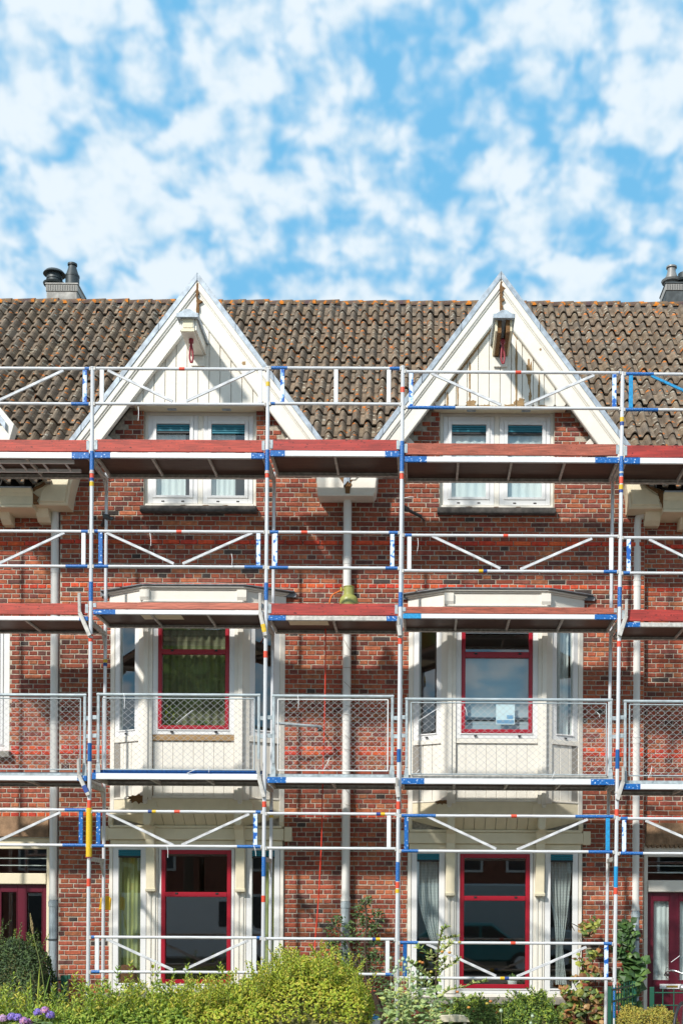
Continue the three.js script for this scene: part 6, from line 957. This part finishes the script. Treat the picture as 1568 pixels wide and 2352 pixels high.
{ // young apple tree
  const r = rng(610), z = 1.75, T = thing('apple_tree', 'young apple tree with small ripening fruit in front of the lace curtained house', 'tree', [at(1003, 2352, z).x, 0, z]), A = (u, v, dz = 0) => at(u, v, z + dz), list = [], stems = [];
  const tr = [A(1003, 2420), A(1003, 2352), A(1002, 2300), A(1001, 2240), A(1004, 2200), A(1008, 2165), A(1014, 2140)]; tr[0].y = 0; part('trunk', new THREE.TubeGeometry(new THREE.CatmullRomCurve3(tr), 40, 0.011, 8), woodMat, T);
  const br = [[[1001, 2300], [1030, 2275], [1060, 2268], [1095, 2258], [1112, 2255]], [[1002, 2285], [1035, 2300], [1070, 2296], [1092, 2288]], [[1001, 2255], [975, 2235], [955, 2218], [938, 2208]], [[1001, 2240], [1025, 2222], [1045, 2210], [1052, 2202]], [[1004, 2200], [985, 2190], [968, 2180], [960, 2176]], [[1005, 2190], [1022, 2178], [1035, 2165]], [[1010, 2160], [1030, 2155], [1050, 2150]], [[1012, 2145], [1018, 2134], [1026, 2128]], [[1002, 2270], [980, 2262], [962, 2250], [945, 2248]], [[1002, 2315], [975, 2305], [950, 2300]], [[1003, 2215], [990, 2205], [982, 2200]], [[1002, 2230], [1015, 2215], [1020, 2200]]];
  br.forEach((b, k) => { const dz = (r() - 0.4) * 0.35, cv = new THREE.CatmullRomCurve3(b.map(([u, v], i) => A(u, v, dz * i / b.length))); part('branch', new THREE.TubeGeometry(cv, 14, 0.0045, 6), woodMat, T); const n = Math.round(cv.getLength() / 0.0075); for (let i = 2; i <= n; i++) { const q = cv.getPoint(i / n), o = rv(r); o.y = Math.abs(o.y) * 0.9; list.push({ p: q, d: o.add(cv.getTangent(i / n).multiplyScalar(0.5)), n: V(0, 1, 0.3), s: 0.7 + r() * 0.6, c: pick(r, [[0.26, 0.36, 0.06], [0.18, 0.28, 0.05], [0.38, 0.43, 0.11], [0.50, 0.50, 0.20], [0.13, 0.22, 0.04]]) }); } });
  for (let i = 0; i < 90; i++) { const q = tr[2].clone().lerp(tr[6], r()); q.x += (r() - 0.5) * 0.06; const o = rv(r); o.y = Math.abs(o.y); list.push({ p: q, d: o, n: V(0, 1, 0.3), s: 0.6 + r() * 0.6, c: pick(r, PRIV) }); }
  foliage(list, leafGeo(0.058, 0.027, 0.3, 0.25), LEAF, T);
  const ap = new THREE.SphereGeometry(0.021, 14, 10); { const p = ap.attributes.position; for (let i = 0; i < p.count; i++) { const y = p.getY(i), k = Math.hypot(p.getX(i), p.getZ(i)) / 0.021; p.setY(i, y * 0.92 - (y > 0 ? 0.006 : -0.003) * (1 - k)); } ap.computeVertexNormals(); }
  const am = [std([0.45, 0.38, 0.06], 0.4), std([0.55, 0.26, 0.05], 0.4), std([0.48, 0.17, 0.04], 0.4)], org = T.org;
  for (const [u, v] of [[964, 2209], [970, 2211], [990, 2232], [1032, 2188], [1055, 2164], [1050, 2278], [1118, 2305], [1126, 2300], [1076, 2314], [948, 2253], [1015, 2186]]) { const q = A(u, v, 0.06), m = new THREE.Mesh(ap, am[Math.floor(r() * 3)]); m.name = 'apple'; m.position.copy(q).sub(org); m.castShadow = m.receiveShadow = true; T.add(m); }
}
{ // poppies gone to seed
  const r = rng(611), z = 2.15, T = thing('poppy_plants', 'pale blue green poppies with round seed heads below the apple tree', 'poppies', [at(930, 2352, z).x, 0, z]), list = [], stems = [], hs = [];
  const heads = [[897, 2201], [917, 2208], [925, 2203], [935, 2205], [930, 2216], [944, 2218], [910, 2222], [905, 2231], [938, 2232], [948, 2236], [958, 2232], [966, 2238], [975, 2246], [928, 2248], [915, 2255], [957, 2244], [985, 2255], [899, 2262], [1000, 2290], [1036, 2302], [1150, 2322], [1222, 2334], [1218, 2350], [1010, 2318], [968, 2258], [990, 2310], [945, 2262]];
  const hg = new THREE.SphereGeometry(0.018, 12, 9); hg.scale(1, 1.12, 1); const cap = new THREE.CylinderGeometry(0.015, 0.011, 0.006, 10); cap.translate(0, 0.0215, 0); const head = join([hg, cap]), hm = std([0.40, 0.50, 0.34], 0.6);
  for (const [u, v] of heads) { const c = at(u, v, z + (r() - 0.5) * 0.5), b = V(c.x + (r() - 0.5) * 0.16, 0, c.z), mid = b.clone().lerp(c, 0.6).add(V((r() - 0.5) * 0.05, 0, 0)); stems.push(new THREE.TubeGeometry(new THREE.CatmullRomCurve3([b, mid, c]), 10, 0.0032, 5)); const m = new THREE.Mesh(head, hm); m.name = 'seed_head'; m.scale.setScalar(0.85 + r() * 0.4); m.rotation.z = (r() - 0.5) * 0.4; m.position.copy(c).sub(T.org); m.castShadow = m.receiveShadow = true; T.add(m);
    for (let i = 0; i < 12; i++) { const t = 0.35 + r() * 0.58, q = b.clone().lerp(c, t); if (u > 1100) break; const o = rv(r); list.push({ p: q, d: V(o.x, 0.25 + r() * 0.4, o.z), n: V(0, 1, 0.5), s: (1.25 - t * 0.75) * (0.7 + r() * 0.5), c: pick(r, BLUEG) }); } }
  for (let i = 0; i < 300; i++) { const c = at(mixf(872, 1015, r()), mixf(2262, 2352, Math.pow(r(), 0.7)), z + (r() - 0.5) * 0.5), o = rv(r); list.push({ p: c, d: V(o.x, 0.2 + r() * 0.6, o.z), n: V(0, 1, 0.5), s: 0.6 + r() * 0.6, c: pick(r, BLUEG.concat(r() < 0.3 ? [[0.55, 0.56, 0.16]] : [])) }); }
  foliage(list, leafGeo(0.085, 0.05, 0.25, 0.3, 1), LEAF, T); part('stem', stems, paleStem, T).userData.kind = 'stuff';
}

// ---------------------------------------------------------------- garden fences, bicycle and small things
{ // green divider running from the front of the garden to the house
  const a = at(1399, 2300, 1.55), b = at(1457, 2300, 0.30), T = thing('garden_fence', 'green metal bar fence running to the house beside the large leaved vine', 'fence', [a.x, 0, a.z]), yT = vy(1399, 2266, 1.55);
  part('post', cbox(a.x - 0.022, 0, a.z - 0.022, a.x + 0.022, yT, a.z + 0.022, 0.004), M.fence, T); part('post', cbox(b.x - 0.022, 0, b.z - 0.022, b.x + 0.022, yT, b.z + 0.022, 0.004), M.fence, T);
  for (const y of [yT - 0.045, yT - 0.19, yT - 0.6]) part('rail', bar(V(a.x + 0.02, y, a.z), V(b.x, y, b.z), 0.026, 0.012), M.fence, T);
  for (let i = 1; i < 9; i++) { const q = a.clone().lerp(b, i / 9); part('bar', tube(V(q.x, 0.05, q.z), V(q.x, yT + 0.01, q.z), 0.0075, 7), M.fence, T); }
}
{ const z = 1.6, a = at(1496, 2300, z), T = thing('front_fence', 'green metal bar fence in front of the maroon door and letterbox', 'fence', [a.x, 0, z]), yT = vy(1496, 2267, z), x1 = a.x + 1.6;
  part('post', cbox(a.x - 0.026, 0, z - 0.026, a.x + 0.026, yT, z + 0.026, 0.004), M.fence, T);
  for (const y of [yT - 0.07, yT - 0.225, yT - 0.65]) part('rail', tube(V(a.x + 0.02, y, z), V(x1, y, z), 0.009, 7), M.fence, T);
  for (let i = 1; i < 12; i++) part('bar', tube(V(a.x + i * 0.135, 0.05, z), V(a.x + i * 0.135, yT - 0.02, z), 0.0075, 7), M.fence, T);
}
{ const z = 0.55, a = at(150, 2260, z), T = thing('gate_post', 'dark green gate post with an iron rail beside the galvanised drainpipe', 'post', [a.x, 0, z]), yT = vy(150, 2240, z);
  part('post', cbox(a.x - 0.045, 0, z - 0.04, a.x + 0.04, yT, z + 0.04, 0.005), M.fence, T); part('post_cap', cbox(a.x + 0.041, yT - 0.05, z - 0.03, a.x + 0.075, yT + 0.005, z + 0.03, 0.004), M.fence, T); part('rail', tube(V(a.x - 0.22, yT - 0.09, z + 0.02), V(a.x - 0.04, yT - 0.06, z + 0.02), 0.01, 7), M.iron, T); part('post', cbox(a.x - 0.14, 0, z - 0.02, a.x - 0.10, yT - 0.02, z + 0.02, 0.004), M.fence, T);
}
{ // bicycle leaning by the fence, front wheel towards the house front
  const p = at(1566, 2352, 1.95), T = thing('bicycle', 'parked bicycle with black hand grips behind the low golden box hedge', 'bicycle', [p.x, 0, p.z]), ox = p.x, oz = p.z, R = 0.34, chrome = std([0.6, 0.6, 0.62], 0.25, { metalness: 0.8 }), fr = std([0.03, 0.03, 0.035], 0.35);
  const L = (x, y, z) => V(ox + x * 0.35 + z * 0.94 * 0, y, 0).setX(ox + x).setY(y).setZ(oz + z);
  const wheel = (cx, cz) => { const W = sub('wheel', T); part('tyre', new THREE.TorusGeometry(R, 0.02, 10, 40).rotateY(Math.PI / 2 - 0.5).translate(ox + cx, R + 0.02, oz + cz), M.black, W); part('rim', new THREE.TorusGeometry(R - 0.026, 0.01, 8, 40).rotateY(Math.PI / 2 - 0.5).translate(ox + cx, R + 0.02, oz + cz), chrome, W); const sp = []; for (let i = 0; i < 24; i++) { const a = i / 24 * Math.PI * 2, q = V(0, Math.sin(a) * (R - 0.03), Math.cos(a) * (R - 0.03)).applyAxisAngle(V(0, 1, 0), -0.5); sp.push(tube(V(ox + cx, R + 0.02, oz + cz), V(ox + cx + q.x, R + 0.02 + q.y, oz + cz + q.z), 0.0014, 4)); } part('spokes', sp, chrome, W).userData.kind = 'stuff'; part('hub', tube(V(ox + cx - 0.04, R + 0.02, oz + cz), V(ox + cx + 0.04, R + 0.02, oz + cz), 0.018, 8), chrome, W); };
  const dir = V(Math.sin(0.5), 0, -Math.cos(0.5)).multiplyScalar(-1), F = V(0, 0, 0), B = dir.clone().multiplyScalar(-1.05);
  wheel(0, 0); wheel(B.x, B.z);
  const q = (f, y) => V(ox + B.x * f, y, oz + B.z * f);
  part('fork', [tube(q(0, R + 0.02), q(0.10, 0.80), 0.014, 8)], fr, T); part('frame', [tube(q(0.11, 0.82), q(0.42, 0.3), 0.017, 8), tube(q(0.13, 0.72), q(0.55, 0.45), 0.015, 8), tube(q(0.42, 0.3), q(0.62, 0.85), 0.016, 8), tube(q(0.42, 0.3), q(1, R + 0.02), 0.012, 8), tube(q(0.58, 0.7), q(1, R + 0.02), 0.01, 8), tube(q(0.10, 0.78), q(0.13, 1.0), 0.016, 8)], fr, T);
  part('saddle', new THREE.SphereGeometry(0.1, 14, 10).scale(0.8, 0.4, 1.3).rotateY(-0.5).translate(ox + B.x * 0.64, 0.9, oz + B.z * 0.64), M.black, T);
  const hb = q(0.13, 1.02), rt = V(Math.cos(0.5), 0, Math.sin(0.5)); const H = (s, y, b) => hb.clone().addScaledVector(rt, s).add(V(0, y, 0)).addScaledVector(dir, -b);
  part('handlebar', new THREE.TubeGeometry(new THREE.CatmullRomCurve3([H(-0.29, 0.0, 0.2), H(-0.28, 0.03, 0.08), H(-0.16, 0.06, 0), H(0, 0.02, 0), H(0.16, 0.06, 0), H(0.28, 0.03, 0.08), H(0.29, 0.0, 0.2)]), 40, 0.011, 8), chrome, T);
  for (const s of [-1, 1]) { part('grip', tube(H(s * 0.29, 0.0, 0.10), H(s * 0.292, -0.005, 0.23), 0.019, 10), M.black, T); part('brake_lever', new THREE.TubeGeometry(new THREE.CatmullRomCurve3([H(s * 0.28, 0.01, 0.07), H(s * 0.27, -0.04, 0.1), H(s * 0.275, -0.06, 0.2)]), 10, 0.006, 6), chrome, T); part('cable', new THREE.TubeGeometry(new THREE.CatmullRomCurve3([H(s * 0.28, 0.01, 0.07), H(s * 0.2, 0.1, -0.1), H(s * 0.05, -0.05, -0.1), H(0, -0.25, -0.03)]), 16, 0.003, 5), M.black, T); }
  part('lamp', new THREE.SphereGeometry(0.045, 12, 10).translate(hb.x + dir.x * 0.12, hb.y - 0.14, hb.z + dir.z * 0.12), chrome, T);
}
{ // garden chair back and bucket
  const z = 1.35, c = at(1036, 2338, z), T = thing('garden_chair', 'cream plastic garden chair half hidden under the apple tree', 'chair', [c.x, 0, z]), m = std([0.72, 0.66, 0.50], 0.5), w = 0.2, yT = vy(1036, 2330, z);
  part('backrest', slab([[c.x - w, 0.45], [c.x + w, 0.45], [c.x + w + 0.02, yT - 0.08], [c.x + w - 0.04, yT - 0.01], [c.x + 0.05, yT], [c.x - w + 0.04, yT - 0.01], [c.x - w - 0.02, yT - 0.08]], z - 0.02, z + 0.02, 0.01), m, T); part('seat', cbox(c.x - w, 0.40, z - 0.4, c.x + w, 0.44, z + 0.0, 0.01), m, T);
  for (const sx of [-1, 1]) for (const dz of [-0.37, -0.02]) part('leg', cbox(c.x + sx * (w - 0.03) - 0.018, 0, z + dz - 0.018, c.x + sx * (w - 0.03) + 0.018, 0.4, z + dz + 0.018), m, T);
  const b = at(851, 2345, 1.5), B = thing('bucket', 'white bucket with blue crumpled plastic beside the hedge', 'bucket', [b.x, 0, 1.5]), yb = vy(851, 2340, 1.5);
  part('pail', new THREE.CylinderGeometry(0.12, 0.10, yb, 24).translate(b.x, yb / 2, 1.5), M.cable, B); const bg = new THREE.IcosahedronGeometry(0.1, 3); { const p = bg.attributes.position; for (let i = 0; i < p.count; i++) { const x = p.getX(i), y = p.getY(i), zz = p.getZ(i), k = 1 + pn(x * 30 + zz * 20, y * 30) * 0.25; p.setXYZ(i, x * k, y * 0.45 * k, zz * k); } bg.computeVertexNormals(); } part('plastic_sheet', bg.translate(b.x, yb + 0.01, 1.5), M.cyan, B);
}
// pots and ornaments inside the windows
{ const pot = (x, y, z, r, h, mat, n, label, cat) => { const T = thing(n, label, cat, [x, y, z]); part('pot', new THREE.LatheGeometry([[0, 0], [r * 0.72, 0], [r * 0.95, h * 0.9], [r, h], [r * 0.9, h], [0, h * 0.9]].map(([a, b]) => new THREE.Vector2(a, b)), 20).translate(x, y, z), mat, T); return T; };
  const grow = (T, r, x, y, z, n, sp, up, geo, pal) => { const l = []; for (let i = 0; i < n; i++) { const d = rv(r); d.y = Math.abs(d.y) + up; l.push({ p: V(x + d.x * sp * 0.3, y + r() * sp, z + d.z * sp * 0.3), d, n: V(0, 1, 0.3), s: 0.7 + r() * 0.6, c: pick(r, pal) }); } foliage(l, geo, LEAF, T); };
  const r = rng(700), yB = YB.gfBot + 0.071, c = at(1176, 2258, -0.2), yb1 = YA.frameBot - 0.019;
  grow(pot(c.x, yB, -0.2, 0.07, 0.10, M.white, 'flower_pot', 'white flower pot with a small plant behind the lower red sash', 'flower pot'), r, c.x, yB + 0.09, -0.2, 40, 0.06, 0.3, leafGeo(0.06, 0.03), MID);
  const c2 = at(1260, 2258, -0.25); grow(pot(c2.x, yB, -0.25, 0.06, 0.12, M.paper, 'flower_pot', 'pale blue flower pot behind the lace curtain tail', 'flower pot'), r, c2.x, yB + 0.1, -0.25, 30, 0.05, 0.3, leafGeo(0.05, 0.025), MID);
  const c3 = at(386, 1668, ZB - 0.16), c4 = at(465, 1668, ZB - 0.16), c5 = at(400, 1668, ZB - 0.16);
  grow(pot(c3.x, yb1, ZB - 0.16, 0.05, 0.09, M.white, 'flower_pot', 'white pot with a tall leafy plant in the green curtained bay', 'flower pot'), r, c3.x, yb1 + 0.1, ZB - 0.17, 90, 0.30, 0.6, leafGeo(0.07, 0.03), MID.concat(GOLD));
  grow(pot(c4.x, yb1, ZB - 0.16, 0.045, 0.08, M.sheer, 'flower_pot', 'small pot with trailing leaves in the green curtained bay', 'flower pot'), r, c4.x, yb1 + 0.08, ZB - 0.17, 60, 0.12, 0.4, leafGeo(0.06, 0.03), MID);
}
// ---------------------------------------------------------------- across the street, mirrored in the windows
{ const brickFar = std([0.26, 0.09, 0.06], 0.9, { map: scaled(texGrain, 0.6) }), roofFar = std([0.14, 0.08, 0.06], 0.9), glassFar = std([0.03, 0.035, 0.04], 0.15);
  for (let k = 0; k < 4; k++) { const x0 = -17 + k * 8.4, x1 = x0 + 8.2, T = thing('opposite_house', ['brick house across the street mirrored in the panes, first of the row', 'brick house across the street mirrored in the panes, second of the row', 'brick house across the street mirrored in the panes, third of the row', 'brick house across the street mirrored in the panes, last of the row'][k], 'house', [(x0 + x1) / 2, 0, 32], 'houses across the street');
    const h = [6.2, 5.4, 5.2, 5.8][k]; part('wall', cbox(x0, 0, 32, x1, h, 40, 0.02), brickFar, T); part('roof', profile([[31.6, h], [36, h + 2.6], [40.4, h]].map(([z, y]) => [z, y]), x0, x1, 0), roofFar, T);
    for (const y of [0.9, 3.4]) for (let i = 0; i < 3; i++) { const xx = x0 + 1 + i * 2.4; const W = part('window', cbox(xx, y, 31.93, xx + 1.5, y + 1.6, 31.999, 0.01), M.white, T); part('pane', cbox(xx + 0.1, y + 0.1, 31.91, xx + 1.4, y + 1.5, 31.929, 0.005), glassFar, W); } }
  const r = rng(800); for (const [x, z, h, R, lab] of [[-15, 25, 11, 3.2, 'tall street tree across the road mirrored beside the green curtains'], [-7.8, 24.5, 12.2, 3.4, 'leafy street tree across the road mirrored in the bays'], [10.5, 25, 7, 2.4, 'small street tree across the road mirrored near the maroon door']]) { const T = thing('street_tree', lab, 'tree', [x, 0, z], 'street trees'); part('trunk', tube(V(x, 0, z), V(x, h * 0.6, z), 0.2, 10, 0.1), woodMat, T); for (let i = 0; i < 5; i++) { const d = rv(r); part('limb', tube(V(x, h * 0.45, z), V(x + d.x * R * 0.6, h * 0.7 + d.y, z + d.z * R * 0.6), 0.08, 7, 0.03), woodMat, T); } const l = []; for (let i = 0; i < 4200; i++) { const d = rv(r), q = Math.cbrt(r()), cl = 0.75 + 0.35 * pn(d.x * 3 + x, d.y * 3 + d.z * 2); l.push({ p: V(x + d.x * R * q * cl, h * 0.72 + d.y * R * 0.9 * q * cl, z + d.z * R * q * cl), d: rv(r), n: rv(r), s: 0.7 + r() * 0.8, c: pick(r, PRIV) }); } foliage(l, leafGeo(0.34, 0.22), LEAF, T, 'crown'); }
  // a white van and a teal car parked along the far kerb
  const van = (x, z, L, H, col, name, label, cat, car) => { const T = thing(name, label, cat, [x, 0, z]), body = phys(col, 0.3, { clearcoat: 0.6 }); const P = car ? [[0, 0.35], [L, 0.35], [L, 0.75], [L - 0.15, 0.85], [L - 1.0, 0.95], [L - 1.7, H], [0.9, H], [0.25, 0.98], [0, 0.9]] : [[0, 0.4], [L, 0.4], [L, 1.0], [L - 0.2, 1.15], [L - 0.9, 1.3], [L - 1.5, H], [0.1, H], [0, H - 0.1]]; part('body', slab(P.map(([a, b]) => [x - L / 2 + a, b]), z - 0.9, z + 0.9, 0.06), body, T);
    const wy = car ? [1.0, H - 0.1] : [1.35, H - 0.25]; const ws = car ? [[[1.0, wy[0]], [2.2, wy[0]], [2.2, wy[1]], [1.15, wy[1]]], [[2.28, wy[0]], [L - 1.15, wy[0]], [L - 1.75, wy[1]], [2.28, wy[1]]]] : [[[L - 1.75, wy[0]], [L - 1.0, wy[0]], [L - 1.45, wy[1]], [L - 1.75, wy[1]]]]; for (const q of ws) part('window', slab(q.map(([a, b]) => [x - L / 2 + a, b]), z - 0.915, z + 0.915, 0.003), glassFar, T);
    for (const f of [0.85, L - 0.85]) for (const s of [-1, 1]) { const W = sub('wheel', T); part('tyre', tube(V(x - L / 2 + f, 0.32, z + s * 0.72), V(x - L / 2 + f, 0.32, z + s * 0.93), 0.32, 24), M.black, W); part('rim', tube(V(x - L / 2 + f, 0.32, z + s * 0.93), V(x - L / 2 + f, 0.32, z + s * 0.94), 0.2, 20), M.alu, W); } };
  van(-6.8, 21.2, 4.9, 2.35, [0.75, 0.76, 0.77], 'parked_van', 'white van across the road mirrored in the dark lower sash', 'van', false);
  van(2.6, 24.4, 5.6, 2.75, [0.42, 0.50, 0.53], 'box_van', 'tall blue grey van behind the teal car, mirrored in the sash', 'van', false);
  van(1.6, 21.2, 4.3, 1.5, [0.02, 0.22, 0.24], 'parked_car', 'teal car across the road mirrored in the lower sash', 'car', true);
}
{ // cheek of the dormer at the end of the row, under its barge board
  part('dormer_cheek', slab(px([[-120, 1075], [18, 1075], [23, 1008], [33, 974], [0, 934], [-120, 790]], 0.27), 0.10, 0.262, 0.006), M.cream, HA);
  // ladder stowed under the top platform
  const y = aY(0, 1053) + 0.004, x0 = ux(-80, 1085, 0.72), x1 = ux(186, 1085, 0.72), T = thing('ladder', 'aluminium ladder stowed flat under the top scaffold platform', 'ladder', [(x0 + x1) / 2, y, 0.86]);
  for (const z of [0.70, 1.02]) part('rail', cbox(x0, y - 0.012, z - 0.014, x1, y + 0.034, z + 0.014, 0.004), M.alu, T);
  for (let x = x1 - 0.13; x > x0 + 0.05; x -= 0.285) part('rung', tube(V(x, y + 0.012, 0.712), V(x, y + 0.012, 1.008), 0.014, 8), M.alu, T);
}

renderer.render(scene, camera);
